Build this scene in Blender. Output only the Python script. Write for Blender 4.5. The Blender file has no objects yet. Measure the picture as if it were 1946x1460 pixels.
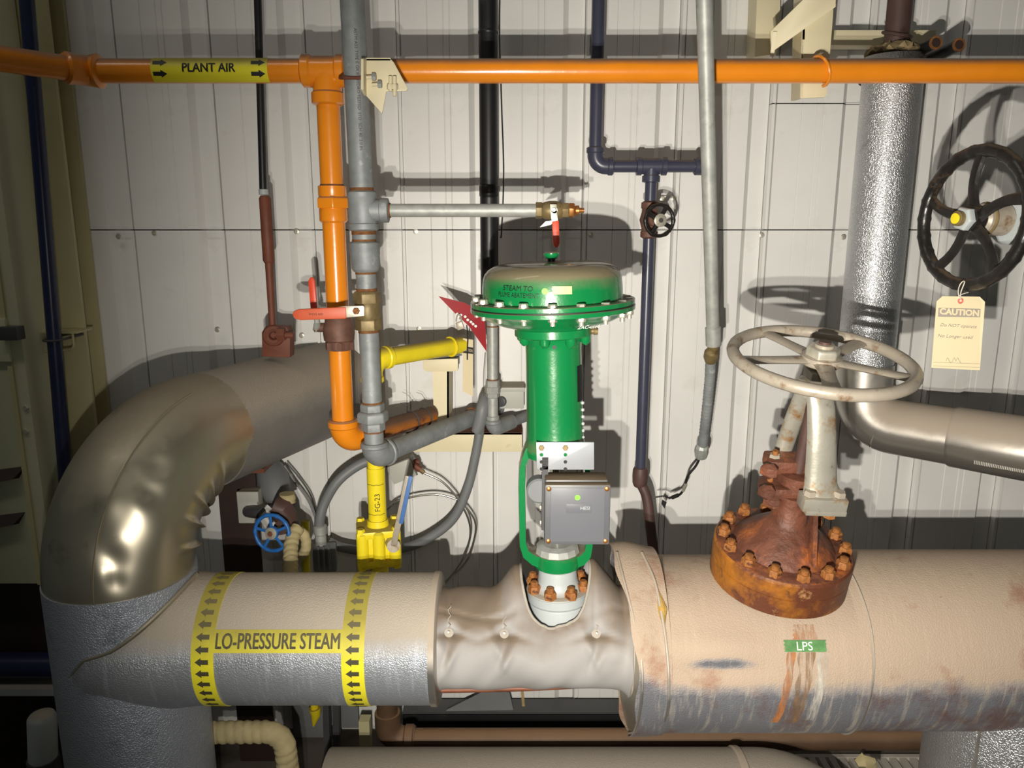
import bpy, bmesh, math, random
from mathutils import Vector, Matrix
random.seed(4)
R_ = math.radians
SC = bpy.context.scene
COL = SC.collection
# ---------------------------------------------------------------- camera
F = 1461.0                      # focal length in pixels of the 1946 wide frame
PITCH = R_(12.0)
CAM = Vector((0, 0, 1.9))
cp, sp = math.cos(PITCH), math.sin(PITCH)
cam_d = bpy.data.cameras.new('camera')
cam_d.sensor_fit = 'HORIZONTAL'; cam_d.sensor_width = 36.0
cam_d.lens = F / 1946.0 * 36.0
cam_d.clip_start = 0.02
cam = bpy.data.objects.new('camera', cam_d); COL.objects.link(cam)
cam.location = CAM; cam.rotation_euler = (math.pi/2 - PITCH, 0, 0)
SC.camera = cam
# ---------------------------------------------------------------- light
world = bpy.data.worlds.new('world'); SC.world = world; world.use_nodes = True
world.node_tree.nodes['Background'].inputs[0].default_value = (0.84, 1.0, 0.93, 1)
world.node_tree.nodes['Background'].inputs[1].default_value = 0.030
def spot(name, loc, tgt, power, size, col, rad, blend=1.0):
    l = bpy.data.lights.new(name, 'SPOT'); l.energy = power; l.color = col
    l.spot_size = R_(size); l.spot_blend = blend; l.shadow_soft_size = rad
    o = bpy.data.objects.new(name, l); COL.objects.link(o); o.location = loc
    o.rotation_euler = (Vector(tgt) - Vector(loc)).to_track_quat('-Z', 'Y').to_euler()
    return o
# a hand-held twin LED torch just under the phone, and a weaker cap lamp above it
AIM = (0.64, 2.2, 1.22)
spot('torch_led', (-0.055, 0.0, 1.61), AIM, 164, 105, (1.0, 0.945, 0.83), 0.008)
spot('torch_led_low', (-0.10, 0.0, 1.545), AIM, 83, 105, (1.0, 0.945, 0.83), 0.008)
spot('cap_lamp', (0.02, -0.02, 2.05), (0.45, 2.4, 1.65), 7, 100, (1.0, 0.95, 0.9), 0.012)
# dim ceiling tube light of the plant room, high above and behind
al = bpy.data.lights.new('ceiling_tube', 'AREA'); al.shape = 'RECTANGLE'; al.size = 2.4; al.size_y = 0.3
al.energy = 12; al.color = (1.0, 0.93, 0.8)
alo = bpy.data.objects.new('ceiling_tube', al); COL.objects.link(alo); alo.location = (-1.9, 0.9, 4.2)
alo.rotation_euler = (R_(14), 0, 0)
SC.view_settings.view_transform = 'Standard'; SC.view_settings.look = 'None'
SC.view_settings.gamma = 1; SC.view_settings.use_curve_mapping = False
SC.view_settings.exposure = 0.0
# ---------------------------------------------------------------- projection helpers
FWD = Vector((0, cp, -sp))
def ray(px, py):
    x = (px - 973) / F; y = -(py - 730) / F
    return Vector((x, cp + y*sp, -sp + y*cp))
def W(px, py, Y):               # point seen at a pixel, at the given distance from the camera wall-wards
    d = ray(px, py); return CAM + d * (Y / d.y)
def WZ(px, py, z):
    d = ray(px, py); return CAM + d * ((z - CAM.z) / d.z)
def mpp(p): return (Vector(p) - CAM).dot(FWD) / F
# ---------------------------------------------------------------- mesh helpers
class M:
    def __init__(s): s.v = []; s.f = []
    def add(s, v, f):
        o = len(s.v); s.v += [Vector(q) for q in v]; s.f += [tuple(i+o for i in q) for q in f]; return s
    def join(s, m): return s.add(m.v, m.f)
def frame(a):
    a = Vector(a).normalized()
    u = a.cross(Vector((0, 0, 1)))
    if u.length < 1e-4: u = Vector((1, 0, 0))
    u.normalize(); w = u.cross(a).normalized()
    return u, w, a               # u, w perpendicular to a
def tube(pts, r, n=20, caps=True, fn=None, m=None):
    pts = [Vector(p) for p in pts]; k = len(pts)
    rr = r if isinstance(r, (list, tuple)) else [r]*k
    m = m or M(); v = []; f = []
    tans = []
    for i in range(k):
        a = pts[max(i-1, 0)]; b = pts[min(i+1, k-1)]
        tans.append((b-a).normalized())
    u, w, _ = frame(tans[0])
    for i in range(k):
        if i:
            q = tans[i-1].rotation_difference(tans[i]); u = q @ u; w = q @ w
        for j in range(n):
            t = 2*math.pi*j/n
            rad = rr[i] if fn is None else fn(i, j, t, rr[i])
            v.append(pts[i] + (u*math.cos(t) + w*math.sin(t))*rad)
    for i in range(k-1):
        for j in range(n):
            f.append((i*n+j, i*n+(j+1) % n, (i+1)*n+(j+1) % n, (i+1)*n+j))
    if caps:
        f.append(tuple(reversed(range(n)))); f.append(tuple((k-1)*n+j for j in range(n)))
    return m.add(v, f)
def lathe(prof, o, a, n=32, m=None, caps=True):
    o = Vector(o); u, w, a = frame(a); m = m or M(); v = []; f = []
    k = len(prof)
    for h, r in prof:
        for j in range(n):
            t = 2*math.pi*j/n
            v.append(o + a*h + (u*math.cos(t) + w*math.sin(t))*r)
    for i in range(k-1):
        for j in range(n):
            f.append((i*n+j, i*n+(j+1) % n, (i+1)*n+(j+1) % n, (i+1)*n+j))
    if caps:
        f.append(tuple(reversed(range(n)))); f.append(tuple((k-1)*n+j for j in range(n)))
    return m.add(v, f)
def band(p, a, r, L, m=None, n=28, b=.12):      # a collar centred on p, edges rounded
    e = min(b*r, L*.3)
    return lathe([(-L/2, r-e), (-L/2+e, r), (L/2-e, r), (L/2, r-e)], p, a, n, m)
def hexa(p, a, r, h, m=None, rot=0):            # hexagon prism from p along a
    p = Vector(p); u, w, a = frame(a); m = m or M(); v = []
    for hh, q in ((0, r), (h*.8, r), (h, r*.86)):
        for j in range(6):
            t = math.pi/3*j + rot
            v.append(p + a*hh + (u*math.cos(t)+w*math.sin(t))*q)
    f = [tuple(reversed(range(6))), tuple(range(12, 18))]
    for i in (0, 1):
        for j in range(6): f.append((i*6+j, i*6+(j+1) % 6, i*6+6+(j+1) % 6, i*6+6+j))
    return m.add(v, f)
BF = [(0, 3, 2, 1), (4, 5, 6, 7), (0, 1, 5, 4), (1, 2, 6, 5), (2, 3, 7, 6), (3, 0, 4, 7)]
def box(lo, hi, m=None):
    x0, y0, z0 = lo; x1, y1, z1 = hi; m = m or M()
    return m.add([(x0,y0,z0),(x1,y0,z0),(x1,y1,z0),(x0,y1,z0),(x0,y0,z1),(x1,y0,z1),(x1,y1,z1),(x0,y1,z1)], BF)
def obox(c, sx, sy, sz, X, Y, Z, m=None):       # oriented box
    c = Vector(c); X = Vector(X).normalized()*sx/2; Y = Vector(Y).normalized()*sy/2; Z = Vector(Z).normalized()*sz/2
    m = m or M()
    return m.add([c-X-Y-Z, c+X-Y-Z, c+X+Y-Z, c-X+Y-Z, c-X-Y+Z, c+X-Y+Z, c+X+Y+Z, c-X+Y+Z], BF)
def bar(p, q, w, t, nrm=(0, -1, 0), m=None):    # flat bar from p to q, width w across, thickness t along nrm
    p = Vector(p); q = Vector(q); a = (q-p); n = Vector(nrm); s = a.cross(n).normalized(); n = s.cross(a).normalized()
    return obox((p+q)/2, a.length, w, t, a, s, n, m)
def prism(poly, t, m=None):                     # polygon of world points, thickened by vector t
    poly = [Vector(p) for p in poly]; t = Vector(t); k = len(poly); m = m or M()
    f = [tuple(range(k)), tuple(reversed(range(k, 2*k)))]
    for j in range(k): f.append((j, k+j, k+(j+1) % k, (j+1) % k))
    return m.add(poly + [p+t for p in poly], f)
def fillet(pts, r, n=8):
    pts = [Vector(p) for p in pts]; out = [pts[0]]
    for i in range(1, len(pts)-1):
        a, b, c = pts[i-1], pts[i], pts[i+1]
        d1 = (a-b).normalized(); d2 = (c-b).normalized(); ang = d1.angle(d2)
        rr = r[i-1] if isinstance(r, (list, tuple)) else r
        if rr <= 0 or ang > 3.1: out.append(b); continue
        t = min(rr/math.tan(ang/2), (a-b).length*.98, (c-b).length*.98)
        p1 = b+d1*t; p2 = b+d2*t; rad = t*math.tan(ang/2)
        cen = b + (d1+d2).normalized()*(rad/math.sin(ang/2))
        v1 = p1-cen; v2 = p2-cen; th = v1.angle(v2)
        for k in range(n+1):
            s = k/n
            out.append(cen + (v1*math.sin((1-s)*th) + v2*math.sin(s*th))/math.sin(th))
    out.append(pts[-1]); return out
def smooth_path(pts, n=8):                      # Catmull-Rom
    P = [Vector(p) for p in pts]; P = [P[0]*2-P[1]] + P + [P[-1]*2-P[-2]]; out = []
    for i in range(1, len(P)-2):
        a, b, c, d = P[i-1:i+3]
        for k in range(n):
            t = k/n
            out.append(.5*((2*b)+(c-a)*t+(2*a-5*b+4*c-d)*t*t+(3*b-a-3*c+d)*t**3))
    out.append(P[-2]); return out
def ring(c, a, R, r, n=40, k=10, m=None, fn=None):
    c = Vector(c); u, w, a = frame(a); m = m or M(); v = []; f = []
    for i in range(n):
        t = 2*math.pi*i/n; d = u*math.cos(t)+w*math.sin(t)
        for j in range(k):
            s = 2*math.pi*j/k; q = r if fn is None else fn(i, j, t, s, r)
            v.append(c + d*(R+q*math.cos(s)) + a*(q*math.sin(s)))
    for i in range(n):
        for j in range(k):
            f.append((i*k+j, ((i+1) % n)*k+j, ((i+1) % n)*k+(j+1) % k, i*k+(j+1) % k))
    return m.add(v, f)
def to_mesh(name, m, mat, bevel=0, angle=38):
    me = bpy.data.meshes.new(name)
    me.from_pydata([tuple(v) for v in m.v], [], m.f)
    bm = bmesh.new(); bm.from_mesh(me)
    bmesh.ops.recalc_face_normals(bm, faces=bm.faces)
    if bevel:
        es = [e for e in bm.edges if len(e.link_faces) == 2 and e.calc_face_angle(0) > R_(32)]
        bmesh.ops.bevel(bm, geom=es, offset=bevel, segments=2, profile=.6, affect='EDGES', clamp_overlap=True)
    bm.to_mesh(me); bm.free()
    me.polygons.foreach_set('use_smooth', [True]*len(me.polygons))
    me.set_sharp_from_angle(angle=R_(angle))
    if mat: me.materials.append(mat)
    return me
WM = {}                                          # world matrices of what has been built
class T:                                         # a thing: an Empty that parents its parts
    def __init__(s, name, label, cat, base, group=None, kind=None):
        s.o = bpy.data.objects.new(name, None); COL.objects.link(s.o)
        s.o.empty_display_size = .05
        s.o.location = base; WM[s.o] = Matrix.Translation(base)
        s.o['label'] = label; s.o['category'] = cat
        if group: s.o['group'] = group
        if kind: s.o['kind'] = kind
    def p(s, name, m, mat, parent=None, label=None, bevel=0, angle=38, kind=None):
        par = parent or s.o
        inv = WM[par].inverted()
        q = M(); q.v = [inv @ v for v in m.v]; q.f = m.f
        o = bpy.data.objects.new(name, to_mesh(name, q, mat, bevel, angle)); COL.objects.link(o)
        o.parent = par; WM[o] = WM[par].copy()
        if label: o['label'] = label
        if kind: o['kind'] = kind
        return o
    def inst(s, name, me, mat4, parent=None):
        par = parent or s.o
        o = bpy.data.objects.new(name, me); COL.objects.link(o); o.parent = par
        o.matrix_local = WM[par].inverted() @ mat4; WM[o] = mat4.copy(); return o
def solo(name, m, mat, label, cat, base=None, group=None, kind=None, bevel=0, angle=38):
    base = Vector(base) if base is not None else sum(m.v, Vector())/len(m.v)
    q = M(); q.v = [v-base for v in m.v]; q.f = m.f
    o = bpy.data.objects.new(name, to_mesh(name, q, mat, bevel, angle)); COL.objects.link(o)
    o.location = base; WM[o] = Matrix.Translation(base)
    o['label'] = label; o['category'] = cat
    if group: o['group'] = group
    if kind: o['kind'] = kind
    return o
def orient(p, a, rot=0, sc=1):
    u, w, a = frame(a)
    m = Matrix((u, w, a)).transposed().to_4x4()
    return Matrix.Translation(p) @ m @ Matrix.Rotation(rot, 4, 'Z') @ Matrix.Scale(sc, 4)
def text2d(s, size, width=None, shear=0, cuts=0, align='CENTER', weight=0, off=0):
    c = bpy.data.curves.new('t', 'FONT'); c.body = s; c.size = size; c.align_x = align; c.align_y = 'CENTER'
    c.resolution_u = 3; c.shear = shear; c.offset = off
    o = bpy.data.objects.new('t', c); COL.objects.link(o)
    me = bpy.data.meshes.new_from_object(o.evaluated_get(bpy.context.evaluated_depsgraph_get()))
    bm = bmesh.new(); bm.from_mesh(me)
    bmesh.ops.triangulate(bm, faces=bm.faces[:], ngon_method='EAR_CLIP')
    bm.verts.ensure_lookup_table(); bm.verts.index_update()
    V = [(v.co.x, v.co.y) for v in bm.verts]; Fc = [tuple(v.index for v in f.verts) for f in bm.faces]
    bm.free(); bpy.data.objects.remove(o); bpy.data.curves.remove(c); bpy.data.meshes.remove(me)
    if cuts:                                     # split tall triangles so that the letters can bend round a pipe
        hmax = (max(v[1] for v in V)-min(v[1] for v in V))/(cuts+1); V2 = []; F2 = []
        stack = [tuple(V[k] for k in f) for f in Fc]
        while stack:
            t = stack.pop(); e = max(range(3), key=lambda k: abs(t[k][1]-t[(k+1) % 3][1]))
            p, q, r = t[e], t[(e+1) % 3], t[(e+2) % 3]
            if abs(p[1]-q[1]) > hmax:
                m = ((p[0]+q[0])/2, (p[1]+q[1])/2); stack += [(p, m, r), (m, q, r)]
            else: F2.append((len(V2), len(V2)+1, len(V2)+2)); V2 += [p, q, r]
        V, Fc = V2, F2
    if width:
        xs = [v[0] for v in V]; k = width/(max(xs)-min(xs)); mid = (max(xs)+min(xs))/2
        V = [((x-mid)*k, y) for x, y in V]
    if weight:                                   # heavier strokes: the same letters again, nudged sideways
        n = len(V); V0 = list(V); F0 = list(Fc)
        for q, (dx, dy) in enumerate(((-1, 0), (1, 0), (0, .7), (0, -.7))):
            V = V + [(x+dx*weight, y+dy*weight) for x, y in V0]; Fc = Fc + [tuple(k+n*(q+1) for k in f) for f in F0]
    return V, Fc
def mapped(VF, fn, m=None):
    m = m or M(); return m.add([fn(x, y) for x, y in VF[0]], VF[1])
def on_plane(o, X, Y):
    o = Vector(o); X = Vector(X).normalized(); Y = Vector(Y).normalized()
    return lambda x, y: o + X*x + Y*y
def on_cyl(c, R, phi0):                          # cylinder along +X, phi from the front (-Y) upwards
    c = Vector(c)
    def fn(x, y):
        p = phi0 + y/R
        return c + Vector((x, -R*math.cos(p), R*math.sin(p)))
    return fn
def grid2d(w, h, nx, ny):
    V = [(-w/2+w*i/nx, -h/2+h*j/ny) for j in range(ny+1) for i in range(nx+1)]
    Fc = [(j*(nx+1)+i, j*(nx+1)+i+1, (j+1)*(nx+1)+i+1, (j+1)*(nx+1)+i) for j in range(ny) for i in range(nx)]
    return V, Fc
def arrow2d(L, h, d=1, slices=2):                # arrow along x; direction d
    s = h*.26; hd = L*.45
    V = [(-L/2, -s), (L/2-hd, -s), (L/2-hd, -h/2), (L/2, 0), (L/2-hd, h/2), (L/2-hd, s), (-L/2, s)]
    V = [(x*d, y) for x, y in V]
    return V, [(0, 1, 5, 6), (2, 3, 4), (1, 2, 3), (1, 3, 5), (3, 4, 5)] if False else [(0, 1, 5, 6), (1, 2, 3), (1, 3, 5), (3, 4, 5)]
def disc(c, a, r, n=24, t=.0006, m=None):
    return lathe([(0, r), (t, r)], c, a, n, m)
# ---------------------------------------------------------------- materials
def mat(name, col, rough=.5, metal=0.0, var=.12, vs=9, bump=0, bs=60, dust=None, rust=None, drip=None, stretch=(1, 1, 1), emboss=0, es=110, spec=.5, mid=None, coat=0, spots=()):
    m = bpy.data.materials.new(name); m.use_nodes = True; nt = m.node_tree; N = nt.nodes; L = nt.links
    b = N['Principled BSDF']; b.inputs['Metallic'].default_value = metal; b.inputs['Roughness'].default_value = rough
    b.inputs['Specular IOR Level'].default_value = spec
    if coat: b.inputs['Coat Weight'].default_value = coat; b.inputs['Coat Roughness'].default_value = .12
    tc = N.new('ShaderNodeTexCoord'); mp = N.new('ShaderNodeMapping'); mp.inputs['Scale'].default_value = stretch
    L.new(tc.outputs['Object'], mp.inputs['Vector'])
    def noise(scale, detail=5, rg=.55, vec=None):
        n = N.new('ShaderNodeTexNoise'); n.inputs['Scale'].default_value = scale; n.inputs['Detail'].default_value = detail
        n.inputs['Roughness'].default_value = rg; L.new((vec or mp).outputs[0], n.inputs['Vector']); return n.outputs['Fac']
    def ramp(src, lo, hi):
        r = N.new('ShaderNodeMapRange'); r.inputs['From Min'].default_value = lo; r.inputs['From Max'].default_value = hi
        L.new(src, r.inputs['Value']); return r.outputs[0]
    def mix(a, c2, fac):
        x = N.new('ShaderNodeMix'); x.data_type = 'RGBA'
        if isinstance(a, tuple): x.inputs['A'].default_value = (*a, 1)
        else: L.new(a, x.inputs['A'])
        if isinstance(c2, tuple): x.inputs['B'].default_value = (*c2, 1)
        else: L.new(c2, x.inputs['B'])
        L.new(fac, x.inputs['Factor']); return x.outputs['Result']
    def mul(a, c2):
        x = N.new('ShaderNodeMath'); x.operation = 'MULTIPLY'; L.new(a, x.inputs[0])
        if isinstance(c2, float): x.inputs[1].default_value = c2
        else: L.new(c2, x.inputs[1])
        return x.outputs[0]
    lo = tuple(c*(1-var) for c in col); hi = tuple(min(1, c*(1+var)) for c in col)
    c = mix(lo, hi, ramp(noise(vs), .3, .7))
    rgh = None
    if mid: c = mix(c, mid[0], ramp(noise(mid[2], 6, .65), mid[1], mid[1]+.14))
    met = None
    if drip:                                       # (colour, amount, scale): streaks running down round a pipe
        mp2 = N.new('ShaderNodeMapping'); mp2.inputs['Scale'].default_value = (1, .12, .12)
        L.new(tc.outputs['Object'], mp2.inputs['Vector'])
        d = mul(ramp(noise(drip[2], 4, .6, mp2), .52, .72), drip[1])
        c = mix(c, drip[0], d)
    if rust:
        d = ramp(noise(rust[2], 7, .68), rust[1], rust[1]+.12); c = mix(c, rust[0], d); met = d
        rgh = d
    if dust:                                       # (colour, lo, hi, strength) settles where the surface faces up
        g = N.new('ShaderNodeNewGeometry'); sx = N.new('ShaderNodeSeparateXYZ'); L.new(g.outputs['Normal'], sx.inputs[0])
        ad = N.new('ShaderNodeMath'); ad.operation = 'MULTIPLY_ADD'; L.new(noise(14, 6, .7), ad.inputs[0]); ad.inputs[1].default_value = .35
        L.new(sx.outputs['Z'], ad.inputs[2])
        d = mul(ramp(ad.outputs[0], dust[1]+.17, dust[2]+.17), float(dust[3])); c = mix(c, dust[0], d)
        if rgh is None: rgh = d
        else:
            x = N.new('ShaderNodeMath'); x.operation = 'MAXIMUM'; L.new(rgh, x.inputs[0]); L.new(d, x.inputs[1]); rgh = x.outputs[0]
    for sc_, th_, ns_, st_ in spots:
        c = mix(c, sc_, mul(ramp(noise(ns_, 6, .68), th_, th_+.12), float(st_)))
    L.new(c, b.inputs['Base Color'])
    if rgh is not None:
        r = N.new('ShaderNodeMapRange'); r.inputs['To Min'].default_value = rough; r.inputs['To Max'].default_value = max(.85, rough)
        L.new(rgh, r.inputs['Value']); L.new(r.outputs[0], b.inputs['Roughness'])
        if metal > 0:
            r = N.new('ShaderNodeMapRange'); r.inputs['To Min'].default_value = metal; r.inputs['To Max'].default_value = 0
            L.new(rgh, r.inputs['Value']); L.new(r.outputs[0], b.inputs['Metallic'])
    if emboss:
        v = N.new('ShaderNodeTexNoise'); v.inputs['Scale'].default_value = es; v.inputs['Detail'].default_value = 1; v.inputs['Distortion'].default_value = .4
        L.new(tc.outputs['Object'], v.inputs['Vector'])
        bp = N.new('ShaderNodeBump'); bp.inputs['Strength'].default_value = emboss; bp.inputs['Distance'].default_value = .0022
        L.new(ramp(v.outputs['Fac'], .38, .62), bp.inputs['Height']); L.new(bp.outputs[0], b.inputs['Normal'])
    elif bump:
        bp = N.new('ShaderNodeBump'); bp.inputs['Strength'].default_value = bump; bp.inputs['Distance'].default_value = .003
        L.new(noise(bs, 4), bp.inputs['Height']); L.new(bp.outputs[0], b.inputs['Normal'])
    return m
def s2l(r, g, b):
    f = lambda c: (c/255/12.92 if c/255 <= .04045 else ((c/255+.055)/1.055)**2.4)
    return (f(r), f(g), f(b))
DUST = s2l(150, 132, 112)
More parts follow.
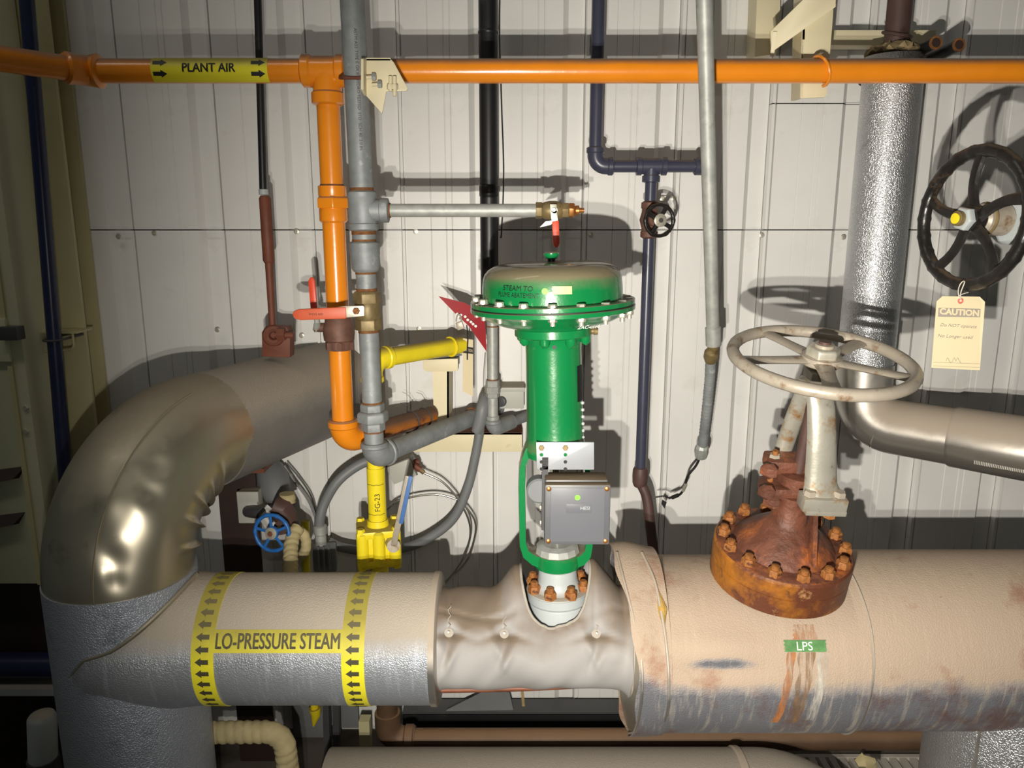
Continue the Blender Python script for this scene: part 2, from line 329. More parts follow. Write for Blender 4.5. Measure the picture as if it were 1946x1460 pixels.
MT = dict(
 wall=mat('wall_enamel', (.80, .79, .775), .42, 0, .05, 3, bump=.04, bs=8, mid=((.70, .68, .65), .60, 5), spec=.4),
 slab=mat('slab', (.3, .3, .3), .8),
 cream=mat('cream_paint', s2l(226, 214, 180), .5, 0, .06, 6, bump=.06, bs=40, mid=(s2l(196, 180, 146), .66, 12)),
 cream2=mat('column_cream', s2l(196, 188, 146), .5, 0, .06, 6, mid=(s2l(150, 132, 96), .68, 10)),
 panel=mat('cabinet_beige', s2l(206, 206, 176), .5, 0, .05, 6),
 orange=mat('orange_enamel', (.86, .27, .012), .28, 0, .05, 10, coat=.5, bump=.12, bs=45, dust=(s2l(130, 98, 76), .30, .78, .9), spec=.5, mid=((.55, .16, .01), .72, 30)),
 orange_rust=mat('orange_rusty', (.40, .13, .02), .45, 0, .25, 12, bump=.2, bs=60, dust=(s2l(84, 62, 48), -.1, .6, .95), rust=(s2l(110, 56, 28), .5, 14)),
 lever=mat('lever_orange', (.68, .115, .045), .45, 0, .08, 20),
 lever2=mat('lever_red', (.75, .075, .03), .4, 0, .08, 20),
 yellow=mat('yellow_tape', (.82, .74, .035), .35, 0, .05, 12, dust=(s2l(132, 118, 66), .10, .70, .8)),
 yellowp=mat('yellow_paint', (.85, .68, .02), .38, 0, .08, 14, bump=.15, bs=50, dust=(s2l(120, 100, 55), .45, .95, .8), mid=(s2l(130, 110, 20), .70, 28)),
 galv=mat('galvanised', s2l(146, 150, 152), .58, .3, .2, 22, bump=.12, bs=60, mid=(s2l(186, 190, 192), .6, 30), dust=(s2l(120, 112, 100), .5, 1.0, .6)),
 galvb=mat('galvanised_bright', s2l(172, 174, 170), .52, .3, .18, 30, bump=.12, bs=60, mid=(s2l(150, 148, 140), .6, 24)),
 rustring=mat('thread_rust', s2l(122, 78, 40), .75, .1, .4, 60, bump=.5, bs=160),
 brass=mat('dirty_brass', s2l(132, 114, 78), .5, .35, .25, 30, bump=.1, bs=70, mid=(s2l(96, 80, 52), .58, 25)),
 copper=mat('bright_brass', s2l(205, 140, 80), .32, .8, .15, 40),
 bronze=mat('grimy_bronze', s2l(110, 78, 66), .6, .2, .25, 30, bump=.3, bs=60, mid=(s2l(150, 130, 70), .64, 22)),
 black=mat('black_pipe', (.011, .011, .013), .42, 0, .2, 8, mid=((.03, .028, .028), .6, 18)),
 navy=mat('navy_pipe', s2l(62, 64, 82), .33, 0, .08, 14, dust=(s2l(120, 100, 84), .6, 1.0, .85), bump=.06, bs=50),
 navy2=mat('dark_blue_pipe', s2l(34, 40, 74), .3, 0, .1, 14),
 green=mat('green_enamel', (.005, .185, .05), .26, 0, .05, 5, coat=.6, bump=.14, bs=95, dust=(s2l(120, 108, 84), .10, .50, .95), spec=.5),
 white_print=mat('white_marker', (.8, .8, .78), .6, 0, .02),
 ink=mat('black_ink', (.008, .008, .008), .55, 0, .02),
 inkgrey=mat('faded_ink', (.26, .24, .21), .7, 0, .02),
 inkfade=mat('dusty_ink', (.06, .055, .03), .6, 0, .02, dust=(s2l(120, 110, 75), .3, .85, .8)),
 dot=mat('green_dot', (.22, .85, .06), .5, 0, .02),
 sticker=mat('pale_sticker', s2l(206, 198, 140), .5, 0, .05),
 greyplastic=mat('grey_box_plastic', s2l(94, 95, 100), .42, 0, .05, 10, bump=.03, bs=120, dust=(s2l(112, 92, 68), .35, .7, .95)),
 greyplastic2=mat('grey_box_inset', s2l(104, 105, 112), .36, 0, .03, 10),
 lightgrey=mat('light_grey_paint', s2l(176, 182, 184), .5, 0, .06, 10, bump=.05, bs=50, dust=(s2l(150, 134, 112), .5, .9, .7), mid=(s2l(150, 152, 150), .66, 12)),
 alu=mat('plate_aluminium', s2l(168, 171, 177), .4, .35, .04, 20),
 chrome=mat('bolt_zinc', s2l(210, 205, 190), .35, .6, .15, 60),
 rustbolt=mat('rusty_bolt', s2l(158, 100, 48), .7, .1, .5, 60, bump=.6, bs=160, mid=(s2l(84, 48, 28), .50, 60), rust=(s2l(196, 150, 84), .66, 80)),
 rust=mat('bonnet_rust', s2l(104, 62, 46), .55, .05, .45, 20, bump=1.0, bs=70, mid=(s2l(168, 94, 38), .54, 11), rust=(s2l(196, 160, 122), .66, 26), spots=((s2l(62, 38, 32), .57, 18, .8),)),
 rustflange=mat('flange_rust', s2l(176, 110, 32), .48, 0, .35, 9, bump=.8, bs=60, mid=(s2l(94, 52, 34), .39, 5), rust=(s2l(186, 140, 90), .62, 20), spots=((s2l(66, 40, 30), .58, 26, .8), (s2l(214, 186, 150), .68, 34, .8))),
 wheelgrey=mat('grey_wheel_paint', s2l(168, 158, 144), .38, .15, .12, 14, bump=.2, bs=60, mid=(s2l(122, 92, 62), .57, 22)),
 yoke=mat('yoke_silver', s2l(184, 180, 168), .34, .5, .12, 12, bump=.25, bs=40, mid=(s2l(160, 112, 48), .53, 16), spots=((s2l(120, 76, 44), .60, 30, .7),)),
 wheelblack=mat('black_wheel_paint', (.016, .014, .013), .3, 0, .3, 20, bump=.4, bs=50, mid=(s2l(104, 82, 60), .62, 11), dust=(s2l(110, 92, 72), .55, 1.0, .8)),
 tag=mat('manila_tag', s2l(222, 206, 170), .65, 0, .03, 10),
 tagband=mat('tag_band_grey', s2l(158, 148, 140), .65, 0, .03, 10),
 tagred=mat('tag_eyelet_red', s2l(214, 110, 96), .6, 0, .03),
 string=mat('string', s2l(214, 206, 190), .8),
 redsign=mat('red_plastic', (.34, .018, .026), .35, 0, .06, 10),
 stucco=mat('stucco_jacket', s2l(206, 208, 212), .38, .85, .08, 8, emboss=.5, es=260, mid=(s2l(150, 150, 152), .64, 9)),
 stucco_riser=mat('stucco_riser_jacket', s2l(176, 182, 196), .42, .5, .1, 6, emboss=.5, es=300, mid=(s2l(110, 114, 124), .60, 5)),
 stucco_left=mat('stucco_steam_jacket', s2l(168, 172, 180), .44, .55, .08, 6, emboss=.36, es=300, dust=(s2l(172, 160, 144), .20, .52, .92), drip=(s2l(206, 212, 224), .6, 60)),
 stucco_right=mat('stucco_valve_jacket', s2l(150, 151, 160), .42, .6, .1, 6, emboss=.28, es=300, dust=(s2l(178, 157, 136), -.10, .10, .92), drip=(s2l(214, 206, 194), .9, 75), spots=((s2l(136, 82, 58), .53, 4.5, .6), (s2l(90, 66, 50), .66, 70, .8), (s2l(226, 214, 196), .68, 50, .6))),
 stucco_leg=mat('stucco_dusty', s2l(140, 138, 136), .5, .5, .08, 6, emboss=.35, es=300, dust=(s2l(156, 146, 134), .05, .5, .95)),
 smoothalu=mat('smooth_jacket', s2l(186, 178, 160), .36, .85, .1, 3, mid=(s2l(120, 110, 96), .60, 4), dust=(s2l(116, 102, 84), .5, .95, .7)),
 smoothalu2=mat('smooth_jacket_bright', s2l(190, 186, 180), .3, .85, .08, 4, bump=.05, bs=30, dust=(s2l(172, 157, 140), -.05, .42, .9)),
 blanket=mat('blanket_cloth', s2l(164, 161, 160), .75, 0, .04, 6, bump=.12, bs=300, dust=(s2l(116, 100, 84), .12, .72, .95)),
 hem=mat('blanket_hem', s2l(164, 156, 146), .8, 0, .1, 20, mid=(s2l(96, 84, 72), .6, 30)),
 brown=mat('oxide_brown', s2l(112, 62, 44), .6, 0, .2, 18, bump=.2, bs=60),
 brownpipe=mat('brown_pipe', s2l(96, 74, 56), .5, .15, .2, 10, bump=.12, bs=50, dust=(s2l(130, 100, 74), .3, .9, .8)),
 darkbrown=mat('dark_brown_pipe', s2l(84, 62, 58), .55, .1, .25, 12, bump=.2, bs=50, mid=(s2l(60, 40, 34), .58, 14)),
 rope=mat('rope_wrap', s2l(176, 162, 122), .85, 0, .14, 20, bump=.5, bs=80),
 hose=mat('grey_hose', s2l(118, 120, 122), .5, 0, .06, 12),
 steel=mat('stainless_tube', s2l(200, 198, 190), .25, .95, .05, 20),
 blue=mat('blue_handwheel', (.02, .13, .42), .4, 0, .1, 20, mid=((.1, .16, .3), .66, 30)),
 bluesleeve=mat('blue_sleeve', s2l(70, 110, 170), .5, 0, .1, 20),
 wool=mat('torn_insulation', s2l(150, 130, 96), .95, 0, .35, 40, bump=1, bs=60),
 wool2=mat('yellow_insulation', s2l(168, 136, 70), .95, 0, .35, 40, bump=1, bs=60),
 floor=mat('concrete_floor', s2l(92, 84, 76), .85, 0, .2, 3, bump=.2, bs=30, mid=(s2l(60, 52, 46), .55, 4)),
 grate=mat('grating_steel', s2l(205, 196, 186), .55, .3, .15, 10),
 darkvoid=mat('hollow_shade', (.01, .01, .01), .9),  # near-black for the shade in open pipe ends and between grating bars
 boxgrey=mat('junction_grey', s2l(178, 178, 170), .5, 0, .05, 10, dust=(s2l(150, 138, 118), .5, .9, .8)),
 darkgrey=mat('dark_grey', s2l(70, 70, 72), .5, 0, .1, 12),
 shadowbrown=mat('brown_steel_and_shade', s2l(50, 34, 30), .6, 0, .2, 8),  # brown steel of the post, also the shade in louvres and stub ends
 wire=mat('black_wire', (.012, .012, .012), .45, 0, .05),
 greenlab=mat('green_label', s2l(96, 150, 96), .6, 0, .25, 60, mid=(s2l(190, 180, 150), .62, 60)),
 stain=mat('rust_stain', s2l(172, 116, 66), .75, 0, .25, 30, mid=(s2l(120, 98, 76), .55, 20)),
 stain2=mat('lime_stain', s2l(206, 200, 190), .75, 0, .15, 30),
 stain3=mat('brown_stain', s2l(140, 112, 78), .75, 0, .25, 30),
 stain4=mat('dark_rust_stain', s2l(150, 104, 80), .75, 0, .2, 30),
 copperline=mat('tracer_rust', s2l(128, 78, 56), .55, .2, .3, 20),
)

def stain_mat(name, col, lo=.38, hi=.62, sx=60, sz=7):
    m = mat(name, col, .8, 0, .3, 40); nt = m.node_tree; N = nt.nodes; L = nt.links
    tc = N.new('ShaderNodeTexCoord'); mp = N.new('ShaderNodeMapping'); mp.inputs['Scale'].default_value = (sx, sz, sz); L.new(tc.outputs['Object'], mp.inputs['Vector'])
    n = N.new('ShaderNodeTexNoise'); n.inputs['Scale'].default_value = 1; n.inputs['Detail'].default_value = 6; n.inputs['Roughness'].default_value = .7; L.new(mp.outputs[0], n.inputs['Vector'])
    r = N.new('ShaderNodeMapRange'); r.inputs['From Min'].default_value = lo; r.inputs['From Max'].default_value = hi; L.new(n.outputs['Fac'], r.inputs['Value'])
    r.inputs['To Max'].default_value = .85
    L.new(r.outputs[0], N['Principled BSDF'].inputs['Alpha']); return m
MT['stain'] = stain_mat('rust_stain', s2l(176, 112, 62), .40, .60, 45)
MT['stain2'] = stain_mat('lime_stain', s2l(206, 200, 190), .42, .66, 60)
MT['stain3'] = stain_mat('brown_stain', s2l(136, 104, 70), .42, .64, 60)
MT['stain4'] = stain_mat('dark_rust_stain', s2l(142, 86, 60), .42, .66, 14, 14)
MT['greenlab'] = stain_mat('green_label', s2l(88, 142, 84), .30, .42, 50, 60)
# ================================================================ STRUCTURE
WY = 2.6
ZS = W(900, 436, WY).z
PIT = .3; PH = .233
fl = T('floor', 'dark stained concrete floor under the pipes', 'floor', Vector((0, 1.6, 0)), kind='structure')
fl.p('floor_slab', box((-3.2, -1.2, -.12), (3.2, 2.75, 0)), MT['floor'])
wl = T('wall_back', 'white ribbed sheet-metal wall behind the pipework', 'wall', Vector((0, WY+.05, 0)), kind='structure')
wl.p('backing', box((-3.2, WY+.03, 0), (3.2, WY+.12, 4.6)), MT['slab'])
PROF = [(0, .023), (.003, 0), (.012, 0), (.0125, .013), (.0165, .013), (.017, 0), (.098, 0), (.1, .0035), (.102, .0005), (.148, .0005), (.150, .0035), (.152, 0), (.168, 0), (.170, .0035), (.172, 0),
        (.228, 0), (.246, .021), (.297, .021), (.2985, .023)]
def panel(z0, z1, y):
    m = M(); v = []; f = []; k = len(PROF)
    for z in (z0, z1):
        for dx, dy in PROF: v.append((dx, y+dy, z))
    for i in range(k-1): f.append((i, i+1, k+i+1, k+i))
    m.add(v, f)
    # rolled lower edge of the sheet, so that the lap shows
    m.add([(PROF[0][0], y, z0), (PROF[-1][0], y, z0), (PROF[-1][0], y+.004, z0), (PROF[0][0], y+.004, z0)], [(0, 1, 2, 3)])
    return m
ztop = 4.5; zs2 = W(1500, 196, WY).z
lo_me = to_mesh('panel', panel(0.0, ZS-.0035, WY), MT['wall'], angle=20)
up_me = to_mesh('panel', panel(ZS, ztop, WY-.003), MT['wall'], angle=20)
upa_me = to_mesh('panel', panel(ZS, zs2-.003, WY-.003), MT['wall'], angle=20)
upb_me = to_mesh('panel', panel(zs2, ztop, WY-.003), MT['wall'], angle=20)
for k in range(-7, 8):
    x0 = PH + PIT*k
    if x0 < -1.9 or x0 > 2.4: continue
    tm = Matrix.Translation((x0, 0, 0))
    wl.inst('panel', lo_me, tm)
    if x0 > .72 and x0 < 1.1: wl.inst('panel', upa_me, tm); wl.inst('panel', upb_me, tm)
    else: wl.inst('panel', up_me, tm)
sm = M(); lathe([(0, .0085), (.001, .0085), (.0018, .0055)], (0, 0, 0), (0, 0, 1), 14, sm); hexa((0, 0, .0018), (0, 0, 1), .0045, .004, sm)
screw_me = to_mesh('screw', sm, MT['chrome'])
for px, py in ((225, 450), (293, 443), (563, 440), (790, 440), (1448, 447), (1603, 451), (413, 627), (573, 638), (796, 625), (1122, 446)):
    wl.inst('screw', screw_me, orient(W(px, py, WY-.001), (0, -1, 0)))
# ceiling is far above the frame: nothing of it shows
# ---------------------------------------------------------------- left column and cabinet
cx0, cx1 = -1.60, -1.395
col = T('steel_column', 'cream painted steel H column at the left end of the wall', 'column', Vector((-1.5, 2.5, 0)), kind='structure')
col.p('front_flange', box((cx0, 2.49, 0), (cx1, 2.505, 4.5)), MT['cream2'], bevel=.002)
col.p('rear_flange', box((cx0, 2.58, 0), (cx1, 2.595, 4.5)), MT['cream2'])
col.p('web', box((-1.5, 2.5, 0), (-1.485, 2.585, 4.5)), MT['cream2'])
col.p('side_plate', box((-2.2, 2.54, 0), (cx0-.002, 2.56, 4.5)), MT['cream2'])
cab = T('louvred_cabinet', 'beige sheet-metal cabinet with louvre slits at the far left edge', 'cabinet', W(20, 1110, 2.3))
cbz = W(40, 1110, 2.3).z; cbx = W(62, 800, 2.3).x
cab.p('body', box((-2.1, 2.3, cbz), (cbx, 2.48, 4.4)), MT['panel'], bevel=.004)
cab.p('edge_trim', box((cbx-.05, 2.292, cbz), (cbx-.035, 2.301, 4.4)), MT['cream2'])
for py in (893, 980):
    q = W(22, py, 2.3); mm = M()
    mm.add([q+Vector((-.14, 0, -.012)), q+Vector((.045, 0, .012)), q+Vector((.02, -.03, -.02)), q+Vector((-.14, -.035, -.05)),
            q+Vector((-.14, .01, -.06)), q+Vector((.02, .01, -.03))], [(0, 1, 2, 3), (3, 2, 5, 4), (1, 5, 2), (0, 3, 4)])
    cab.p('louvre', mm, MT['shadowbrown'])  # hood coloured dark for the shade in the slit
q = W(30, 632, 2.29); lt = cab.p('latch', box((q.x-.035, q.y-.03, q.z-.02), (q.x+.022, q.y+.01, q.z+.02)), MT['darkgrey'], bevel=.002)
q = W(4, 650, 2.29); cab.p('strike_plate', box((q.x-.05, q.y-.006, q.z-.06), (q.x+.02, q.y+.012, q.z+.07)), MT['panel'], bevel=.002)
for py in (775, 820):
    q = W(62, py, 2.3); cab.p('screw', hexa(q+Vector((-.02, .005, 0)), (0, -1, 0), .009, .012), MT['chrome'])
# ---------------------------------------------------------------- dark blue pipe left
a = W(46, -60, 2.36); b = W(122, 880, 2.36); d = (b-a).normalized()
lp = T('blue_riser_pipe', 'dark blue vertical pipe in front of the cream column', 'pipe', b+d*.9)
lp.p('pipe', tube([a-d*.3, b+d*.9], .0205), MT['navy2'])
q = W(101, 646, 2.36); lp.p('u_bolt', tube(fillet([q+Vector((-.026, .12, 0)), q+Vector((-.026, -.026, 0)), q+Vector((.026, -.026, 0)), q+Vector((.026, .12, 0))], .025, 6), .004, 8), MT['darkgrey'])
br = W(105, 631, 2.42); lp.p('bracket', box((br.x-.09, 2.40, br.z-.003), (br.x+.08, 2.49, br.z+.003)), MT['cream2'], bevel=.001)
q = W(135, 650, 2.41); lp.p('bracket_hook', tube(fillet([Vector((br.x+.06, 2.41, br.z)), Vector((br.x+.06, 2.41, br.z-.055)), Vector((br.x-.08, 2.41, br.z-.065))], .02, 5), .004, 8), MT['cream2'])
# ================================================================ BIG STEAM PIPE
PY, PZ = 1.75, .88                       # axis of the horizontal main
PR = .158
RX, RR = -.958, .17                      # riser axis and radius
st = T('steam_main', 'insulated low-pressure steam main with dented silver elbow and riser at left', 'insulated pipe', Vector((RX, PY, 0)))
dz = .565; leg_z = CAM.z - dz
ld = Vector((.365, .931, 0)).normalized()
er = .37
seamz = W(240, 1160, PY-RR).z
corner = Vector((RX, PY, leg_z))
wallhit = corner + ld*((WY+.02-PY)/ld.y)
cl = fillet([Vector((RX, PY, seamz)), corner, wallhit], er, 84)
# split into elbow (smooth) and leg (stucco)
def taper(pts):
    return [RR - .014*min(1, max(0, (p-Vector((RX, PY, p.z))).dot(ld)/.4)) for p in pts]
straight0 = [Vector((RX, PY, seamz + (cl[1].z-seamz)*i/14)) for i in range(14)]
elb = straight0 + cl[1:-1]
endd = (wallhit-elb[-1])
elb += [elb[-1]+endd*.06*i for i in (.5, 1)]
er_r = taper(elb)
DENT = []
def add_dent(px, py, depth, sx, sy):
    DENT.append((px, py, depth, sx, sy))
DPX = [(262, 900, .014, .040), (240, 985, .012, .045), (212, 1062, .016, .030), (283, 935, .012, .026), (180, 1030, .008, .05), (300, 1010, -.010, .05), (330, 830, .006, .07), (170, 880, .008, .07), (240, 800, .006, .06),
       (196, 1090, -.007, .028), (215, 1042, -.007, .03), (235, 1008, -.006, .028), (258, 965, -.008, .03), (285, 915, -.007, .028), (250, 882, -.007, .03), (150, 960, .007, .06), (220, 1110, .010, .02), (300, 890, .009, .025), (205, 960, -.006, .03)]
n = 128
em = tube(elb, er_r, n, caps=False)
def proj(p):
    q = p-CAM; dpt = q.dot(FWD); return 973+F*q.x/dpt, 730-F*q.dot(Vector((0, sp, cp)))/dpt
front = [(v.copy(), proj(v)) for k_, v in enumerate(em.v) if (v-elb[k_//n]).dot(CAM-v) > 0]
for (px, py, dep, s) in DPX:                     # each dent sits on the sheet metal at the spot nearest to where it shows
    p = min(front, key=lambda t: (t[1][0]-px)**2+(t[1][1]-py)**2)[0]; DENT.append((p, dep*.6, s*1.1))
for idx in range(len(em.v)):
    i, j = divmod(idx, n); c = elb[i]; v = em.v[idx]; nr = (v-c).normalized(); off = 0
    for p, dep, s in DENT:
        q = v-p; q2 = Vector((q.x*.8+q.z*.35, q.y, q.z*.8-q.x*.35)); e2 = (q2.x/(s*.75))**2+(q2.z/(s*1.0))**2+(q2.y/(s*1.4))**2
        if e2 < 9: off -= dep*math.exp(-e2)
    # creases squeezed up along the inner side of the bend
    inner = nr.dot((ld-Vector((0, 0, 1))).normalized())
    if inner > .0:
        ph = i/ (len(elb)-1)
        for c0, wd, am in ((.30, .014, .012), (.44, .015, .014), (.56, .015, .013), (.67, .016, .012), (.78, .018, .009)):
            off += am*1.25*math.exp(-((ph-c0)/wd)**2)*min(1, max(0, inner-.05-.12*math.sin(c0*40))*1.7)
        off -= .006*inner
    em.v[idx] = v + nr*off
st.p('elbow_jacket', em, MT['smoothalu'], angle=60, label='smooth dented aluminium elbow jacket')
st.p('leg_jacket', tube([elb[-1]-endd*.04, elb[-1]+endd*.3, wallhit], [RR-.011, RR-.012, RR-.012], 64), MT['stucco_leg'], angle=60)
st.p('riser_jacket', tube([Vector((RX, PY, .0)), Vector((RX, PY, .3)), Vector((RX, PY, seamz+.012))], RR+.003, 64), MT['stucco_riser'], angle=60)
# lap seam that runs round the elbow's back
sv = [c + (Vector((-1, .0, 0))*.97 + Vector((0, -.0, 0))).normalized()*(r+.001) for c, r in zip(elb[8:50], er_r[8:50])]
outd = []
for i in range(12, 88):
    t = (elb[i+1]-elb[i-1]).normalized(); up = (Vector((0, 0, 1)) - ld).normalized(); o_ = (up - t*up.dot(t)).normalized(); sd = t.cross(o_)
    dirn = (o_*.88 + sd*(.48 if sd.y < 0 else -.48)).normalized(); outd.append(elb[i]+dirn*(er_r[i]+.0005))
st.p('lap_seam', tube(outd, .0022, 6), MT['smoothalu'])
xL = RX+.05; xR = W(822, 1215, PY-PR*.9).x
def tee_left(ph):
    x = RX+.1
    for _ in range(6): x = RX+math.sqrt(max(0, (RR+.003)**2-(tee_r(x)*math.cos(ph))**2))
    return x+.004-.055*max(0, 1-abs(ph if ph < math.pi else ph-2*math.pi)/.35)
def tee_r(x):
    s = max(0, min(1, (RX+.22-x)/.2)); return PR+.021*s*s*(3-2*s)
jm = M(); v_ = []; NX_, NT_ = 40, 120
for i in range(NX_+1):
    for j in range(NT_):
        t = 2*math.pi*j/NT_; tl = tee_left(t) if math.cos(t) > -.3 else RX+.1
        x = tl+(xR-tl)*i/NX_; r = tee_r(x); v_.append(Vector((x, PY-r*math.cos(t), PZ+r*math.sin(t))))
jm.add(v_, [(i*NT_+j, i*NT_+(j+1) % NT_, (i+1)*NT_+(j+1) % NT_, (i+1)*NT_+j) for i in range(NX_) for j in range(NT_)])
jk = st.p('main_jacket', jm, MT['stucco_left'], angle=60)
pts = []
for k in range(61):
    ph = R_(3+92*k/60); x = tee_left(ph); r = tee_r(x)+.003; pts.append(Vector((x, PY-r*math.cos(ph), PZ+r*math.sin(ph))))
st.p('tee_seam', tube(pts, [.002+.004*min(1, k/20) for k in range(61)], 8), MT['smoothalu'])
cap = st.p('end_cap', lathe([(-.012, PR+.0035), (.002, PR+.0035), (.006, PR-.004), (.008, .08), (-.01, .08)], (xR, PY, PZ), (1, 0, 0), 64), MT['smoothalu2'])
# yellow arrow tapes and the text band
def tape(px, nm):
    x = W(px, 1225, PY-PR).x; w = .052
    tp = st.p('arrow_tape', lathe([(-w/2, PR), (-w/2, PR+.0014), (w/2, PR+.0014), (w/2, PR)], (x, PY, PZ), (1, 0, 0), 72, caps=False), MT['yellow'], angle=60)
    mm = M()
    for k in range(-13, 26):
        ph = k*.176
        mapped(arrow2d(.031, .0205, -1), on_cyl((x-.001, PY, PZ), PR+.0026, ph), mm)
    st.p('arrow_print', mm, MT['inkfade'], parent=tp, angle=60)
    return x
x1 = tape(380, 'a'); x2 = tape(668, 'b')
phb = R_(6)+math.asin(0)
phi_t = R_(27)
wid = x2-x1-.052
lb = st.p('text_band', mapped(grid2d(wid+.004, .052, 2, 8), on_cyl(((x1+x2)/2, PY, PZ), PR+.001, phi_t)), MT['yellow'], angle=60)
st.p('pipe_lettering', mapped(text2d('LO-PRESSURE STEAM', .050, width=wid*.97, cuts=6, weight=.0009), on_cyl(((x1+x2)/2, PY, PZ), PR+.0022, phi_t-.01)), MT['inkfade'], parent=lb, angle=60)
# brown turnbuckle hanger that carries the elbow leg
hg = T('pipe_hanger', 'black rod with brown turnbuckle and clevis holding the elbow', 'hanger', W(532, 675, 2.25))
HY = 2.25
hp = [W(489, -30, HY), W(500, 362, HY)]
hg.p('rod', tube(hp, .0105, 12), MT['black'])
hg.p('collar', band(W(501, 365, HY), (0, 0, 1), .0135, .016), MT['lightgrey'])
q0, q1 = W(503, 372, HY), W(511, 500, HY)
hg.p('turnbuckle', tube([q0, q0.lerp(q1, .04), q1.lerp(q0, .04), q1], [.012, .0165, .0165, .013], 14), MT['brown'])
hg.p('lower_rod', tube([q1, W(518, 625, HY)], [.0115, .0095], 12), MT['brown'])
cv = W(529, 650, HY)
hg.p('clevis', prism([W(498, 678, HY), W(497, 632, HY), W(505, 620, HY), W(545, 622, HY), W(551, 640, HY), W(551, 680, HY)], (0, .05, 0)), MT['brown'], bevel=.003)
hg.p('eye', ring(W(520, 638, HY-.01), (.25, -1, 0), .021, .011, 20, 8), MT['brown'])
bt = W(522, 637, HY-.02)
hg.p('bolt', tube([bt, W(558, 637, HY-.02)], .0095, 10), MT['brown'])
hg.p('nut', hexa(W(528, 636, HY-.02), (1, 0, 0), .02, .022), MT['brown'])
# ================================================================ VALVE BLANKET
bx0 = xR - .012; bx1 = W(1212, 1215, PY-.13).x
FX = .105                                  # control valve axis
bl = T('insulation_blanket', 'off-white quilted cloth blanket wrapped round the control valve body', 'insulation blanket', Vector(((bx0+bx1)/2, PY, PZ-.14)))
bm_ = M(); NX, NT = 120, 110; vv = []
def bnoise(x, t):
    s = 0
    for k, (a_, b_, c_, d_) in enumerate(((23, 2, .4, .0024), (41, -3, 1.3, .0014), (17, 5, .9, .0020), (60, -7, 1.7, .0006))):
        s += d_*math.sin(a_*x + b_*t + c_)
    return s
pins = [(W(850, 1185, 1.62).x, .62), (W(958, 1192, 1.62).x, .60), (W(1137, 1192, 1.62).x, .60)]
keep = {}
for i in range(NX+1):
    x = bx0+(bx1-bx0)*i/NX; s = (x-bx0)/(bx1-bx0)
    for j in range(NT):
        t = 2*math.pi*j/NT                  # angle from front, upwards
        t = t-2*math.pi if t > math.pi*1.2 else t
        up = max(0, math.sin(t))
        r = .120 + bnoise(x*1.4, t)
        r += .012*math.exp(-((s)/.05)**2) + .018*math.exp(-((s-1)/.03)**2)
        d = abs(x-FX)
        # cloth lifts up around the body flange
        r += (.075 if x < FX else .085)*up**6*math.exp(-((d-.09)/.04)**2)
        r += .02*up*math.exp(-((s-.9)/.05)**2)
        # folds hanging from the pins
        for q, (px_, pt) in enumerate(pins):
            dx = x-px_; dt = t-pt
            e = math.exp(-((dx)/.016)**2-(dt/.16)**2); r -= .013*e
            r += .009*math.exp(-((dx-.035-.06*dt)/.013)**2)*math.exp(-((dt+.55)/.45)**2)*(1 if q < 2 else .5)
            r -= .008*math.exp(-((dx-.008-.03*dt)/.009)**2)*math.exp(-((dt+.5)/.4)**2)
            r += .006*math.exp(-((dx+.03+.05*dt)/.011)**2)*math.exp(-((dt+.3)/.4)**2)
            r -= .007*math.exp(-((dt+.25*abs(dx)*10-.02)/.07)**2)*math.exp(-(dx/.05)**2)
            r -= .005*math.exp(-((dx+.004)/.006)**2)*math.exp(-((dt-.4)/.4)**2)
        # deep seam near the top
        r -= .006*math.exp(-((t-.95-.08*math.sin(30*x))/.05)**2)*(.8 if s < .42 else .3)
        vv.append(Vector((x, PY - r*math.cos(t), PZ + r*math.sin(t))))
ff = []
for i in range(NX):
    for j in range(NT):
        q = (i*NT+j, i*NT+(j+1) % NT, (i+1)*NT+(j+1) % NT, (i+1)*NT+j)
        c = (vv[q[0]]+vv[q[2]])/2
        dx = c.x-FX; dy = c.y-PY
        if c.z > PZ and (abs(dx/.084)**3.4 + abs(dy/.089)**3.4) < 1: continue
        ff.append(q)
used_ = {}
for q in ff:
    for i_ in q: used_[i_] = used_.get(i_, 0)+1
for i_, c_n in used_.items():
    v = vv[i_]
    if c_n < 4 and v.z > PZ and abs(v.x-FX) < .13:
        dx, dy = (v.x-FX)/.084, (v.y-PY)/.089; L_ = (abs(dx)**3.4+abs(dy)**3.4)**(1/3.4)
        if L_ > 1e-3 and L_ < 1.3: v.x = FX+dx/L_*.084; v.y = PY+dy/L_*.089
bm_.add(vv, ff)
cloth = bl.p('cloth', bm_, MT['blanket'], angle=70)
